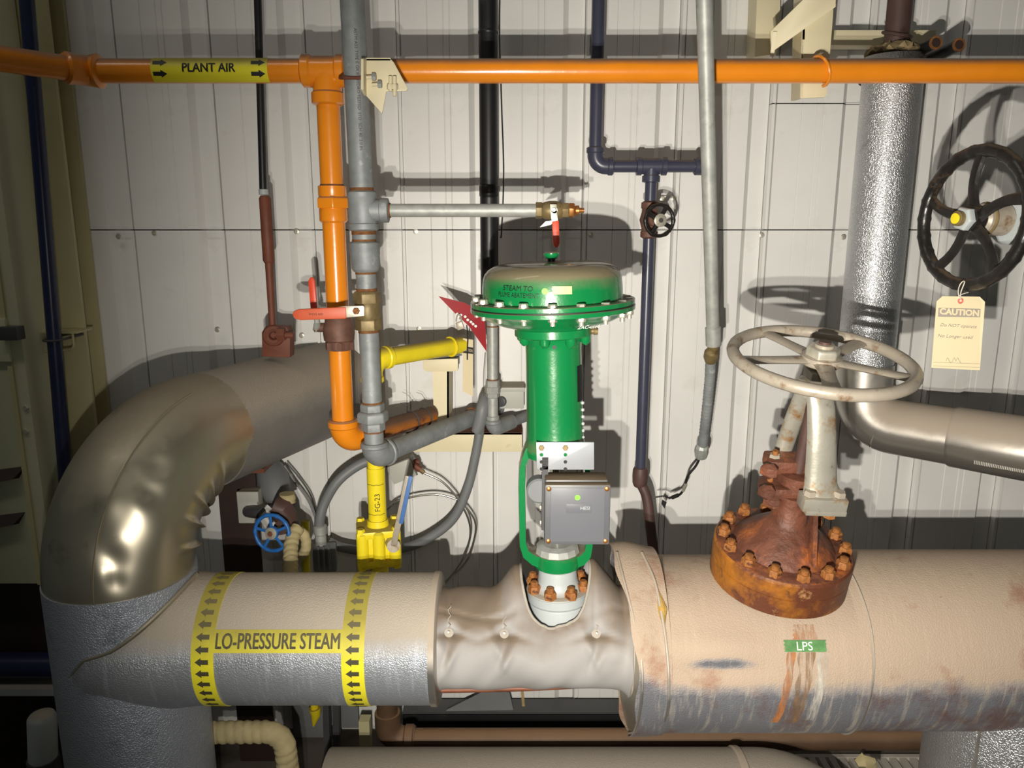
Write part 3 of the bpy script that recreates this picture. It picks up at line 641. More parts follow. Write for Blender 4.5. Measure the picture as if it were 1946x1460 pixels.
# rolled hem along the edge of the opening
edge = sorted({i_ for i_, c_n in used_.items() if c_n < 4 and vv[i_].z > PZ and abs(vv[i_].x-FX) < .1 and vv[i_].y < PY+.03}, key=lambda i_: math.atan2(vv[i_].y-PY-.2, vv[i_].x-FX))
hm = [vv[i_]+Vector((0, -.001, .001)) for i_ in edge]
for _ in range(3): hm = [hm[0]]+[(hm[k-1]+hm[k]*2+hm[k+1])/4 for k in range(1, len(hm)-1)]+[hm[-1]]
bl.p('hem', tube(hm, .0034, 8), MT['hem'], parent=cloth)
for px_, pt in pins:
    r = .110; c = Vector((px_, PY-r*math.cos(pt), PZ+r*math.sin(pt))); a_ = Vector((0, -math.cos(pt), math.sin(pt)))
    w_ = bl.p('washer', lathe([(0, .011), (.002, .011), (.003, .006)], c, a_, 16), MT['hem'])
    bl.p('stud', tube([c, c+a_*.014], .0025, 8), MT['chrome'], parent=w_)
    ln = []
    for k in range(9):
        t = pt + .06 + .5*k/8; rr = .1235+.002*math.sin(k*2.1); ln.append(Vector((px_+.004*math.sin(k*1.9), PY-rr*math.cos(t), PZ+rr*math.sin(t))))
    bl.p('lacing', tube(ln, .0014, 6), MT['hem'])
bl.p('end_hem', ring((bx1-.004, PY, PZ), (1, 0, 0), .137, .005, 60, 8, fn=lambda i, j, t, s, r: r*(1+.35*math.sin(t*9))), MT['hem'])
bl.p('end_hem', ring((bx0+.004, PY, PZ), (1, 0, 0), .132, .004, 60, 8, fn=lambda i, j, t, s, r: r*(1+.3*math.sin(t*7))), MT['hem'])
# ================================================================ RIGHT VALVE JACKET
VR = .219
vx0 = W(1212, 1330, PY-.2).x
vj = T('gate_valve_jacket', 'wide stucco aluminium insulation jacket, dusty on top, around the gate valve body', 'insulated pipe', Vector((.8, PY, PZ-VR)))
vxs = W(1668, 1200, PY-VR).x
def jac(x0, x1, R, NX=24, NT=96, left=None, bumpf=None):
    m = M(); v = []
    for i in range(NX+1):
        for j in range(NT):
            t = 2*math.pi*j/NT
            xa = x0 + (left(t) if left else 0); x = xa+(x1-xa)*i/NX
            r = R + (bumpf(x, t) if bumpf else 0)
            v.append(Vector((x, PY-r*math.cos(t), PZ+r*math.sin(t))))
    f = []
    for i in range(NX):
        for j in range(NT): f.append((i*NT+j, i*NT+(j+1) % NT, (i+1)*NT+(j+1) % NT, (i+1)*NT+j))
    return m.add(v, f)
def lip(x, t):
    up = max(0, math.sin(t))
    return .012*math.exp(-((x-vx0)/.05)**2)*up + .004*math.sin(5*t+x*20)*math.exp(-((x-vx0)/.08)**2)
def bulge(x, t):
    e = math.exp(-((x-(vx0+.18))/.1)**2 - ((t-.42)/.16)**2)
    return lip(x, t) - .024*max(0, math.sin(t))**3 + .011*e - .006*math.exp(-((x-(vx0+.18))/.1)**2 - ((t-.2)/.08)**2)
main = vj.p('jacket', jac(vx0+.03, vxs, VR, left=lambda t: .010*math.sin(3*t+.5)+.016*abs(math.sin(t)), bumpf=bulge, NX=60, NT=140), MT['stucco_right'], angle=60)
vj.p('end_band', jac(vx0-.005, vx0+.07, VR+.004, left=lambda t: -.035*max(0, math.sin(t))**2+.004*math.sin(9*t), bumpf=lip, NX=12), MT['stucco_right'], angle=60)
vj.p('right_jacket', jac(vxs-.02, 2.05, VR-.004), MT['stucco_right'], angle=60)
sp_ = []
for k in range(61):
    t = R_(-95+190*k/60); sp_.append(Vector((vxs+.004*math.sin(t*3), PY-(VR+.001)*math.cos(t), PZ+(VR+.001)*math.sin(t))))
vj.p('lap_seam', tube(sp_, .0028, 6), MT['smoothalu2'])
vj.p('end_disc', lathe([(0, .12), (.0, VR-.004), (.012, VR-.003), (.012, .12)], (vx0+.001, PY, PZ), (1, 0, 0), 64), MT['smoothalu'])
def lips(pts, r, mt, nm):
    vj.p(nm, tube(smooth_path(pts, 5), r, 8), mt)
def onv(x, t, r): return Vector((x, PY-r*math.cos(t), PZ+r*math.sin(t)))
lips([onv(vx0-.03, 1.5, VR+.016), onv(vx0-.026, 1.1, VR+.014), onv(vx0-.012, .7, VR+.011), onv(vx0+.002, .3, VR+.008), onv(vx0+.004, -.1, VR+.006), onv(vx0, -.6, VR+.005), onv(vx0, -1.1, VR+.004)], .0035, MT['smoothalu2'], 'rolled_edge')
lips([onv(vx0+.03, 1.5, VR+.016), onv(vx0+.045, 1.1, VR+.013), onv(vx0+.052, .75, VR+.010), onv(vx0+.058, .45, VR+.008), onv(vx0+.063, .1, VR+.006), onv(vx0+.064, -.3, VR+.005), onv(vx0+.06, -1.0, VR+.004)], .0035, MT['smoothalu2'], 'rolled_edge')
vj.p('exposed_wool', tube([onv(vx0+.052, .98, VR+.004), onv(vx0+.056, .8, VR+.006), onv(vx0+.055, .62, VR+.004)], [.004, .011, .003], 8), MT['wool2'])
# label and stains on the jacket
def patch(x0, x1, t0, t1, mt, nm, R=VR+.0022, wob=0.0, tap=1.0, lean=0.0, lab=None):
    m = M(); v = []; f = []; A, B = 8, 26
    for j in range(B+1):
        s = j/B; t = t0+(t1-t0)*s; k = 1+(tap-1)*s
        for i in range(A+1):
            u = i/A; xm = (x0+x1)/2+lean*s; hw = (x1-x0)/2*k*(1+wob*math.sin(7*s*3+i)+wob*math.sin(19*s))
            x = xm+(2*u-1)*hw
            v.append(onv(x, t, R))
    for j in range(B):
        for i in range(A): f.append((j*(A+1)+i, j*(A+1)+i+1, (j+1)*(A+1)+i+1, (j+1)*(A+1)+i))
    return vj.p(nm, m.add(v, f), mt, label=lab, angle=60)
def tang(px, py):                                 # pixel on the front of the jacket -> (x, angle)
    d = ray(px, py); o = CAM
    A_ = d.y**2+d.z**2; B_ = 2*((o.y-PY)*d.y+(o.z-PZ)*d.z); C_ = (o.y-PY)**2+(o.z-PZ)**2-VR**2
    s = (-B_-math.sqrt(max(0, B_*B_-4*A_*C_)))/(2*A_); p = o+d*s
    return p.x, math.atan2(p.z-PZ, PY-p.y)
def pxpatch(xa, xb, ya, yb, mt, nm, **k):
    x0, t0 = tang(xa, ya); x1, _ = tang(xb, ya); _, t1 = tang((xa+xb)/2, yb)
    return patch(x0, x1, t0, t1, mt, nm, **k)
lbp = pxpatch(1489, 1568, 1217, 1239, MT['greenlab'], 'pipe_label', wob=.02, lab='worn green LPS label')
xa, ta = tang(1528, 1229)
vj.p('label_lettering', mapped(text2d('LPS', .026, cuts=3), lambda x, y: onv(xa+x, ta+y/VR, VR+.0032)), MT['white_print'], parent=lbp)
pxpatch(1508, 1545, 1188, 1216, MT['stain'], 'rust_stain', wob=.06, tap=1.25, R=VR+.0016)
pxpatch(1496, 1511, 1240, 1372, MT['stain'], 'rust_stain', wob=.12, lean=-.022, tap=.9, R=VR+.0016)
pxpatch(1518, 1548, 1240, 1372, MT['stain3'], 'rust_stain', wob=.1, lean=-.02, tap=.8, R=VR+.0016)
pxpatch(1553, 1574, 1240, 1368, MT['stain2'], 'lime_stain', wob=.1, lean=-.015, tap=.7, R=VR+.0016)
# pipe carrying on beneath: vertical jacket at lower right
vd = T('drop_leg', 'shiny stucco jacketed pipe dropping to the floor at lower right', 'insulated pipe', Vector((1.29, PY, 0)))
vd.p('jacket', tube([Vector((1.29, PY, 0)), Vector((1.29, PY, PZ))], .2, 64), MT['stucco'], angle=60)
vd.p('lap_seam', tube([Vector((1.29-.165, PY-.115, 0)), Vector((1.29-.165, PY-.115, PZ-.12))], .004, 6), MT['smoothalu2'])
# ================================================================ ORANGE COMPRESSED AIR LINE
OY = 2.1; OR = .0302
Z = Vector((0, 0, 1)); X = Vector((1, 0, 0))
pa = T('plant_air_line', 'glossy orange plant air pipe crossing the top with a tee and drop', 'pipe', W(655, 850, OY))
cpl = W(168, 132, OY); tee = W(616, 135, OY); oz = tee.z; cpl.z = oz
left_end = W(-90, 99, 1.86)
pa.p('header_pipe', tube([cpl+X*.02, Vector((tee.x, OY, oz)), Vector((2.1, OY, oz))], OR, 32), MT['orange'])
pa.p('angled_pipe', tube([left_end, cpl], OR, 32), MT['orange'])
dl = (cpl-left_end).normalized()
pa.p('coupling', tube([cpl-dl*.06, cpl-dl*.055, cpl-dl*.03, cpl, cpl+X*.028, cpl+X*.034], [.035, .0395, .037, .038, .0425, .034], 28), MT['orange'])
tm = M()
tube([Vector((tee.x-.058, OY, oz)), Vector((tee.x-.053, OY, oz)), Vector((tee.x-.035, OY, oz)), Vector((tee.x-.03, OY, oz)), Vector((tee.x+.03, OY, oz)), Vector((tee.x+.035, OY, oz)), Vector((tee.x+.053, OY, oz)), Vector((tee.x+.058, OY, oz))],
     [.034, .041, .041, .037, .037, .041, .041, .034], 32, m=tm)
tx = W(622, 165, OY).x
tube([Vector((tx, OY, oz)), Vector((tx, OY, oz-.05)), Vector((tx, OY, oz-.055)), Vector((tx, OY, oz-.08)), Vector((tx, OY, oz-.085))], [.036, .037, .042, .042, .033], 32, m=tm)
pa.p('tee', tm, MT['orange'])
zz = lambda py: W(640, py, OY).z
zb = W(655, 845, OY).z
pa.p('drop_pipe', tube([Vector((tx, OY, oz-.06)), Vector((tx, OY, zz(600)))], OR, 32), MT['orange'])
un = pa.p('union', tube([Vector((tx, OY, zz(y))) for y in (352, 354, 372, 374)], [.031, .037, .037, .036], 28), MT['orange'])
pa.p('union_nut', hexa(Vector((tx, OY, zz(396))), Z, .045, zz(373)-zz(396), rot=.3), MT['orange'], parent=un, bevel=.002)
pa.p('union_tail', tube([Vector((tx, OY, zz(y))) for y in (396, 398, 420, 424)], [.036, .037, .037, .031], 28), MT['orange'], parent=un)
pa.p('rust_joint', tube([Vector((tx, OY, zz(350.5))), Vector((tx, OY, zz(353.5)))], OR+.001, 28), MT['rustring'], parent=un)
pa.p('lower_pipe', tube([Vector((tx, OY, zz(655))), Vector((tx, OY, zb+.03))], OR, 32), MT['orange'])
bend_dir = Vector((W(810, 790, 2.37).x-tx, .27, 0)).normalized()
zc = zb+.012
ec = Vector((tx, OY, zc))
elp = fillet([ec+Z*.055, ec, ec+bend_dir*.06], .045, 10)
pa.p('elbow', tube(elp, .0385, 28), MT['orange'], label='orange street elbow at the foot of the drop')
pa.p('elbow_rim', band(ec+Z*.05, Z, .0425, .026), MT['orange'])
lab_x0, lab_x1 = W(286, 135, OY-OR).x, W(508, 135, OY-OR).x
lbc = Vector(((lab_x0+lab_x1)/2, OY, oz)); lw = lab_x1-lab_x0
lb = pa.p('pipe_marker', mapped(grid2d(lw, OR*2.75, 4, 18), on_cyl(lbc, OR+.0009, R_(6))), MT['yellow'], angle=70, label='yellow PLANT AIR pipe marker with black arrows')
pa.p('marker_lettering', mapped(text2d('PLANT AIR', .0315, width=lw*.45, cuts=6, weight=.0009), on_cyl(lbc, OR+.0017, R_(4))), MT['ink'], parent=lb, angle=70)
am = M()
for sx in (-.42, .42):
    for ph in (R_(29), R_(-22)):
        V_, F_ = arrow2d(.036, .0195)
        mapped((V_, F_), on_cyl(lbc+X*sx*lw, OR+.0019, ph), am)
pa.p('marker_arrows', am, MT['ink'], parent=lb)
# rusty orange continuation that runs to the wall
rp = T('rusty_orange_pipe', 'rusty orange-brown pipe stub with tied wires running back to the cream post', 'pipe', ec+bend_dir*.3)
e0 = ec+bend_dir*.05; e1 = ec+bend_dir*(W(818, 786, 2.39)-ec).length
rp.p('pipe', tube([e0, e1], .029, 24), MT['orange_rust'])
rp.p('bore_shade', lathe([(0, .023), (.0008, .023)], e1, bend_dir, 20), MT['darkvoid'])  # black disc paints the shade inside the open end
for s in (.72, .9):
    c = e0.lerp(e1, s); rp.p('wire_tie', ring(c, bend_dir, .0305, .0022, 24, 6), MT['darkgrey'])
rp.p('tie_tail', tube([e0.lerp(e1, .72)+Z*.03, e0.lerp(e1, .70)+Z*.05+X*-.01, e0.lerp(e1, .68)+Z*.06+X*-.025], .0012, 6), MT['steel'])
rp.p('tie_tail', tube([e0.lerp(e1, .9)+Z*.03, e0.lerp(e1, .88)+Z*.05+X*-.008, e0.lerp(e1, .86)+Z*.056+X*-.02], .0012, 6), MT['steel'])
# ball valve in the orange drop
bv = T('bronze_ball_valve', 'grimy bronze ball valve with an upright red lever in the orange drop', 'valve', Vector((tx, OY, zz(665))))
vb = bv.p('body', tube([Vector((tx, OY, zz(y))) for y in (596, 600, 612, 622, 634, 646, 648, 662, 665)], [.032, .036, .037, .043, .043, .041, .037, .037, .032], 28), MT['bronze'])
bv.p('nut', hexa(Vector((tx, OY, zz(664))), Z, .0415, .026, rot=.2), MT['bronze'], parent=vb)
bs = Vector((tx-.02, OY-.005, zz(622)))
bv.p('stem', tube([bs, bs+Vector((-.045, 0, 0))], .013, 14), MT['bronze'])
lv0 = W(598, 615, OY-.02); lv1 = W(591, 540, OY-.005)
bv.p('lever_bracket', tube([bs+Vector((-.04, 0, -.005)), W(603, 612, OY-.03), W(599, 592, OY-.02)], [.01, .008, .007], 10), MT['galvb'])
bv.p('lever', prism([W(590, 592, OY-.01), W(603, 592, OY-.01), W(598, 534, OY), W(595, 527, OY), W(589, 527, OY), W(585, 534, OY)], (0, .012, 0)), MT['lever2'], bevel=.004)
# U-bolt on the right
ub = W(1562, 135, OY)
# ================================================================ GREY GALVANISED RISER
GY = 2.03; GR = .0298
gx0 = W(669, 0, GY).x; gx1 = W(712, 860, GY).x
def gp(py):
    t = py/860; return Vector((gx0+(gx1-gx0)*t, GY, W(700, py, GY).z))
ga = (gp(0)-gp(860)).normalized()
gr = T('galvanised_riser', 'galvanised grey riser pipe with threaded fittings and a side branch', 'pipe', gp(890))
gr.p('upper_pipe', tube([gp(0)+ga*.25, gp(372)], GR, 32), MT['galv'])
# faint factory print down the pipe
pm = M(); f0 = text2d('ASTM A53 TYPE E GR B  HYDRO TESTED  STD  SCH 40  2.0 IN', .0105)
po = gp(175)
def on_riser(x, y):
    a_ = R_(18) + y/GR
    return po - ga*x + Vector((math.sin(a_)*(GR+.0006), -math.cos(a_)*(GR+.0006), 0))
gr.p('factory_print', mapped(f0, on_riser, pm), MT['inkfade'])
tz = gp(400)
tm = M(); tube([gp(y) for y in (363, 366, 376, 378, 424, 426, 436, 439)], [.033, .038, .038, .036, .036, .039, .039, .033], 32, m=tm)
tube([tz, tz+X*.045, tz+X*.047, tz+X*.066, tz+X*.068], [.03, .028, .031, .031, .024], 24, m=tm)
gr.p('tee', tm, MT['galv'])
gr.p('rust_joint', tube([gp(357), gp(363)], .0305, 28), MT['rustring'])
gr.p('rust_joint', tube([tz+X*.066, tz+X*.072], .019, 24), MT['rustring'])
br_end = W(1021, 399, GY)
gr.p('branch_pipe', tube([tz+X*.05, Vector((br_end.x, GY, tz.z))], .0168, 24), MT['galvb'])
gr.p('nipple', tube([gp(438), gp(462)], .0305, 28), MT['galv'])
gr.p('rust_joint', tube([gp(439), gp(446)], .0313, 28), MT['rustring'])
gr.p('rust_joint', tube([gp(455), gp(460)], .0313, 28), MT['rustring'])
gr.p('reducer', tube([gp(y) for y in (459, 462, 482, 488, 510, 514, 517)], [.034, .039, .039, .037, .036, .033, .029], 32), MT['galv'])
gr.p('rust_joint', tube([gp(516), gp(521)], .0272, 28), MT['rustring'])
gr.p('nipple', tube([gp(517), gp(560)], .0262, 28), MT['galv'])
gr.p('rust_joint', tube([gp(548), gp(554)], .0272, 28), MT['rustring'])
gr.p('rust_joint', tube([gp(626), gp(632)], .0275, 28), MT['rustring'])
gr.p('lower_pipe', tube([gp(624), gp(770)], .0266, 28), MT['galv'])
gr.p('rust_joint', tube([gp(763), gp(767)], .0275, 28), MT['rustring'])
u0 = gr.p('union', hexa(gp(781), ga, .0335, (gp(766)-gp(781)).length, rot=.2), MT['galv'], bevel=.002)
gr.p('union_nut', hexa(gp(801), ga, .0435, (gp(781)-gp(801)).length, rot=.15), MT['galv'], parent=u0, bevel=.003)
gr.p('union_tail', hexa(gp(818), ga, .033, (gp(801)-gp(818)).length, rot=.3), MT['galv'], parent=u0, bevel=.002)
gr.p('nipple', tube([gp(816), gp(846)], .0265, 28), MT['galv'])
gr.p('rust_joint', tube([gp(817), gp(821)], .0275, 28), MT['rustring'])
gr.p('rust_joint', tube([gp(842), gp(846)], .0275, 28), MT['rustring'])
ge = gp(868); gt = W(905, 789, 2.48); gd = Vector((gt.x-ge.x, gt.y-ge.y, 0)).normalized()
gr.p('elbow', tube(fillet([ge+Z*.04, ge+Z*.035, ge, ge+gd*.05, ge+gd*.055], [0, .036, 0], 10), [.034]*2+[.036]*13 if False else .0355, 28), MT['galv'])
gr.p('elbow_rim', band(ge+Z*.033, ga, .0385, .016), MT['galv'])
gr.p('elbow_rim', band(ge+gd*.05, gd, .0385, .016), MT['galv'])
tail = ge+gd*((2.6-GY)/gd.y)
gr.p('back_pipe', tube([ge+gd*.04, tail], .0278, 28), MT['galv'])
for Yk in (2.46, 2.54):
    c = ge+gd*((Yk-GY)/gd.y); c2 = c
    gr.p('u_clamp', tube([c+Vector((0, 0, 0))+Vector((-gd.y, gd.x, 0))*math.cos(t)*.031+Z*math.sin(t)*.031 for t in [math.pi*k/14-.2 for k in range(16)]], .0035, 8), MT['rustring'])
# brass ball valve with the long orange lever
lvv = T('brass_ball_valve', 'brass ball valve with long orange-red lever pointing left on the grey riser', 'valve', gp(628))
b0 = lvv.p('body', tube([gp(y) for y in (573, 578, 584, 600, 606)], [.03, .033, .034, .034, .031], 28), MT['brass'])
lvv.p('top_nut', hexa(gp(576), ga, .0365, (gp(553)-gp(576)).length, rot=.2), MT['brass'], bevel=.002)
lvv.p('bottom_nut', hexa(gp(627), ga, .0355, (gp(603)-gp(627)).length, rot=.4), MT['brass'], bevel=.002)
pv = W(679, 590, GY-.05)
lvv.p('stem', tube([Vector((pv.x, GY-.02, pv.z)), pv], .011, 14), MT['brass'])
LY = GY-.052
pl = lvv.p('lever_plate', prism([W(655, 582, LY), W(690, 581, LY), W(692, 584, LY), W(692, 601, LY), W(657, 604, LY), W(640, 604, LY), W(640, 584, LY)], (0, .004, 0)), MT['chrome'], bevel=.001)
gpn = [W(657, 583.5, LY-.004), W(658, 606, LY-.004), W(570, 609, LY-.004), W(560, 606, LY-.004), W(555, 599, LY-.004), W(557, 592, LY-.004), W(566, 588, LY-.004)]
gh = lvv.p('grip', prism(gpn, (0, .012, 0)), MT['lever'], bevel=.004)
gc = W(600, 597.5, LY-.0047)
lvv.p('grip_print', mapped(text2d('WOG 600', .0085), on_plane(gc, X, Z)), MT['ink'], parent=gh)
lvv.p('lever_nut', hexa(W(677.5, 591, LY), (0, -1, 0), .0095, .008), MT['rustbolt'])
# end valve on the branch
ev = T('drain_ball_valve', 'small brass ball valve with red lever hanging down at the branch end', 'valve', W(1057, 399, GY))
evz = tz.z; ex = lambda px: Vector((W(px, 399, GY).x, GY, evz))
ev.p('inlet_nut', hexa(ex(1018), X, .0215, ex(1032).x-ex(1018).x, rot=.3), MT['brass'], bevel=.001)
ev.p('body', tube([ex(p) for p in (1030, 1034, 1044, 1056, 1066, 1070)], [.017, .021, .024, .024, .021, .017], 24), MT['brass'])
ev.p('outlet_nut', hexa(ex(1068), X, .0205, ex(1082).x-ex(1068).x, rot=.1), MT['brass'], bevel=.001)
ev.p('bushing', hexa(ex(1081), X, .0195, ex(1092).x-ex(1081).x, rot=.2), MT['copper'], bevel=.001)
ev.p('plug', tube([ex(1091), ex(1094), ex(1100), ex(1101), ex(1110)], [.009, .013, .013, .007, .006], 14), MT['copper'])
ev.p('stem', tube([ex(1052), ex(1052)+Vector((0, -.035, 0))], .008, 12), MT['chrome'])
EY = GY-.035
ev.p('lever_plate', prism([W(1045, 388, EY), W(1058, 388, EY), W(1060, 412, EY), W(1062, 430, EY), W(1050, 430, EY), W(1047, 412, EY)], (0, .004, 0)), MT['chrome'], bevel=.001)
ev.p('lever', prism([W(1049, 421, EY-.004), W(1062, 419, EY-.004), W(1064, 462, EY-.004), W(1061, 470, EY-.004), W(1055, 471, EY-.004), W(1051, 464, EY-.004)], (0, .012, 0)), MT['lever2'], bevel=.003)
ev.p('wire_tag', prism([W(1026, 432, EY+.002), W(1037, 421, EY+.002), W(1053, 419, EY+.002), W(1047, 427, EY+.002)], (0, .0012, 0)), MT['chrome'])
ev.p('stem_nut', hexa(W(1052, 399, EY), (0, -1, 0), .006, .006), MT['chrome'])
# ---------------------------------------------------------------- white gusset bracket
gb = T('gusset_bracket', 'white painted angle bracket with bolts clamping the grey riser to the orange pipe', 'bracket', W(730, 160, 2.05))
BYf = 2.02
f1 = [W(688, 111, 2.0), W(741, 111, 2.0), W(748, 118, 2.0), W(775, 168, 2.0), W(772, 173, 2.0), W(734, 174, 2.0), W(726, 216, 2.0), W(694, 180, 2.0), W(687, 170, 2.0)]
gb.p('plate', prism(f1, (0, .006, 0)), MT['cream'], bevel=.001)
gb.p('return_flange', prism([W(686, 112, 1.965), W(686, 170, 1.965), W(692, 182, 1.99), W(692, 182, 2.0), W(692, 112, 2.0)], (.006, 0, 0)), MT['cream'])
gb.p('top_flange', prism([W(688, 110, 2.0), W(742, 110, 2.0), W(742, 110, 2.06), W(688, 110, 2.06)], (0, 0, -.006)), MT['cream'])
for px, py in ((701, 147), (712, 161)):
    gb.p('bolt', tube([W(px-5, py, 1.985), W(px+12, py-1, 1.985)], .0045, 10), MT['cream'])
    gb.p('nut', hexa(W(px+6, py-.5, 1.985), X, .009, .01), MT['galvb'])
for px in (742, 750):
    gb.p('bolt', tube([W(px, 145, 1.99), W(px, 183 if px > 745 else 174, 1.99)], .0048, 10), MT['cream'])
    gb.p('nut', hexa(W(px, 170, 1.99), Z, .009, .012), MT['cream'])
gb.p('u_bolt', tube(fillet([W(694, 147, 2.02), W(692, 148, GY-.034), W(652, 148, GY-.034), W(646, 148, GY+.01)], .012, 5), .0042, 8), MT['brown'])
# ================================================================ BLACK VERTICAL PIPE
bk = T('black_riser_pipe', 'thick matt black vertical pipe running up the wall behind the actuator', 'pipe', W(935, 560, 2.47))
BKY = 2.47; kx = W(929, 300, BKY).x
kz = lambda py: W(930, py, BKY).z
bk.p('pipe', tube([Vector((kx, BKY, kz(-60))), Vector((kx, BKY, kz(600)))], .0285, 28), MT['black'])
bk.p('joint_ring', tube([Vector((kx, BKY, kz(y))) for y in (58, 60, 63, 65)], [.0288, .0305, .0305, .0288], 28), MT['black'])
bk.p('joint_ring', tube([Vector((kx, BKY, kz(y))) for y in (352, 354, 372, 374)], [.0288, .0305, .0305, .0288], 28), MT['black'])
bk.p('cable', tube(smooth_path([W(950, -20, 2.56), W(949, 60, 2.56), W(953, 200, 2.57), W(957, 330, 2.57), W(953, 440, 2.57), W(951, 452, 2.57)], 6), .0022, 6), MT['wire'])
# ================================================================ NAVY PIPEWORK
NY = 2.35; NR = .0185
nv = T('navy_pipe_run', 'dark slate-blue pipe with elbow, tee and long drop on the wall', 'pipe', W(1240, 1060, NY))
n0 = W(1136, -50, NY); n1 = W(1133, 316, NY); n2 = W(1352, 316, NY); n1.x = n0.x = W(1134.5, 150, NY).x; n2.z = n1.z
nv.p('upper_pipe', tube([n0, n1+Z*.03], NR, 24), MT['navy'])
nv.p('elbow', tube(fillet([n1+Z*.05, n1, n1+X*.05], .032, 8), .0235, 24), MT['navy'])
nv.p('elbow_rim', band(n1+Z*.045, Z, .0265, .018), MT['navy']); nv.p('elbow_rim', band(n1+X*.045, X, .0265, .018), MT['navy'])
nv.p('cross_pipe', tube([n1+X*.03, n2], NR*.96, 24), MT['navy'])
nt = W(1238, 316, NY); nt.z = n1.z
tm = M(); tube([nt+X*s for s in (-.046, -.044, -.03, -.028, .028, .03, .044, .046)], [.02, .0265, .0265, .023, .023, .0265, .0265, .02], 24, m=tm)
tube([nt, nt-Z*.026, nt-Z*.028, nt-Z*.045, nt-Z*.047], [.022, .022, .0265, .0265, .02], 24, m=tm)
nv.p('tee', tm, MT['navy'])
nv.p('end_elbow', band(W(1329, 316, NY), X, .026, .03), MT['navy'])
nv.p('end_elbow_back', tube(fillet([n2+X*-.03, n2, n2+Vector((0, .1, 0))], .03, 6), .0215, 20), MT['navy'])
nd = [nt-Z*.03, W(1231, 430, NY), W(1226, 905, NY)]; nd[1].x = nt.x-.0; nd[2].x = nt.x+.0
nv.p('drop_pipe', tube([nd[0], nd[2]], .0168, 24), MT['navy'])
fz = nd[2]
nv.p('union', tube([fz+Z*s for s in (.03, .028, .02, .0, -.02, -.03, -.035)], [.0175, .021, .024, .025, .024, .021, .018], 24), MT['darkbrown'])
nv.p('foot_pipe', tube(smooth_path([fz-Z*.02, W(1229, 945, NY-.01), W(1236, 1000, NY-.02), W(1245, 1075, NY-.03), W(1250, 1120, NY-.03)], 4), .0165, 20), MT['darkbrown'])
# small globe valve with black handwheel
sv_ = T('small_wheel_valve', 'small bronze globe valve with black handwheel on the navy drop', 'valve', W(1232, 425, NY))
vc = Vector((nt.x, NY, W(1232, 418, NY).z))
sv_.p('body', tube([vc+Z*s for s in (.055, .05, .035, .03, 0, -.03, -.035, -.05, -.055)], [.018, .026, .026, .022, .030, .022, .026, .026, .018], 24), MT['bronze'])
wc = W(1253, 419, NY-.075); wa = (wc-vc).normalized(); wa = Vector((.25, -1, 0)).normalized()
sv_.p('bonnet', tube([vc, vc+(wc-vc)*.5], [.022, .016], 18), MT['bronze'])
sv_.p('stem', tube([vc+(wc-vc)*.4, wc], .007, 12), MT['brass'])
def handwheel(th, c, a, R, r, mt, ns, off, hub_r, hub_h, name='wheel', scal=0, spoke=None, curved=0, mt2=None, n=56):
    fn = None
    if scal: fn = lambda i, j, t, s, q: q*(1+(.28 if scal < 16 else .12)*max(0, math.cos(scal*t))**3)
    w = th.p('rim', ring(c, a, R, r, n, 10, fn=fn), mt)
    u, v, a = frame(a)
    th.p('hub', lathe([(-hub_h/2, hub_r*.9), (-hub_h/2+.002, hub_r), (hub_h/2-.002, hub_r), (hub_h/2, hub_r*.9)], c, a, 24), mt)
    for k in range(ns):
        t = off + 2*math.pi*k/ns; d = u*math.cos(t)+v*math.sin(t); sd = a.cross(d)
        sw, st_ = spoke or (r*1.3, r*.8)
        m = M(); vs = []; K = 7
        for q in range(K):
            s = q/(K-1); rad = hub_r*.8+(R-hub_r*.8)*s; wdt = sw*(1.15-.25*math.sin(math.pi*s))
            p = Vector(c)+d*rad + sd*(curved*math.sin(math.pi*s)) + a*(-.12*R*0*(1-s))
            for g in range(8):
                al_ = 2*math.pi*g/8; vs.append(p+sd*math.cos(al_)*wdt+a*math.sin(al_)*st_)
        fs = [(q*8+g, q*8+(g+1) % 8, q*8+8+(g+1) % 8, q*8+8+g) for q in range(K-1) for g in range(8)]
        th.p('spoke', m.add(vs, fs), mt2 or mt)
handwheel(sv_, wc, wa, .044, .0055, MT['wheelblack'], 4, .5, .012, .014, scal=6)
sv_.p('name_disc', lathe([(0, .019), (.002, .019), (.003, .017)], wc+wa*.007, wa, 24), MT['chrome'])
sv_.p('nut', hexa(wc+wa*.009, wa, .007, .006), MT['darkgrey'])
# loose clip ghost behind the wheel: small wall plate
wp = T('wall_clip', 'small pale plate screwed to the wall beside the black handwheel', 'bracket', W(1270, 395, WY))
wp.p('plate', box((W(1254, 0, WY).x*0+W(1258, 390, WY).x, WY-.006, W(1265, 412, WY).z), (W(1284, 390, WY).x, WY, W(1265, 372, WY).z)), MT['wall'], bevel=.002)
for px in (1253+4, 1279): wp.inst('screw', screw_me, orient(W(px+2, 377, WY-.007), (0, -1, 0)))
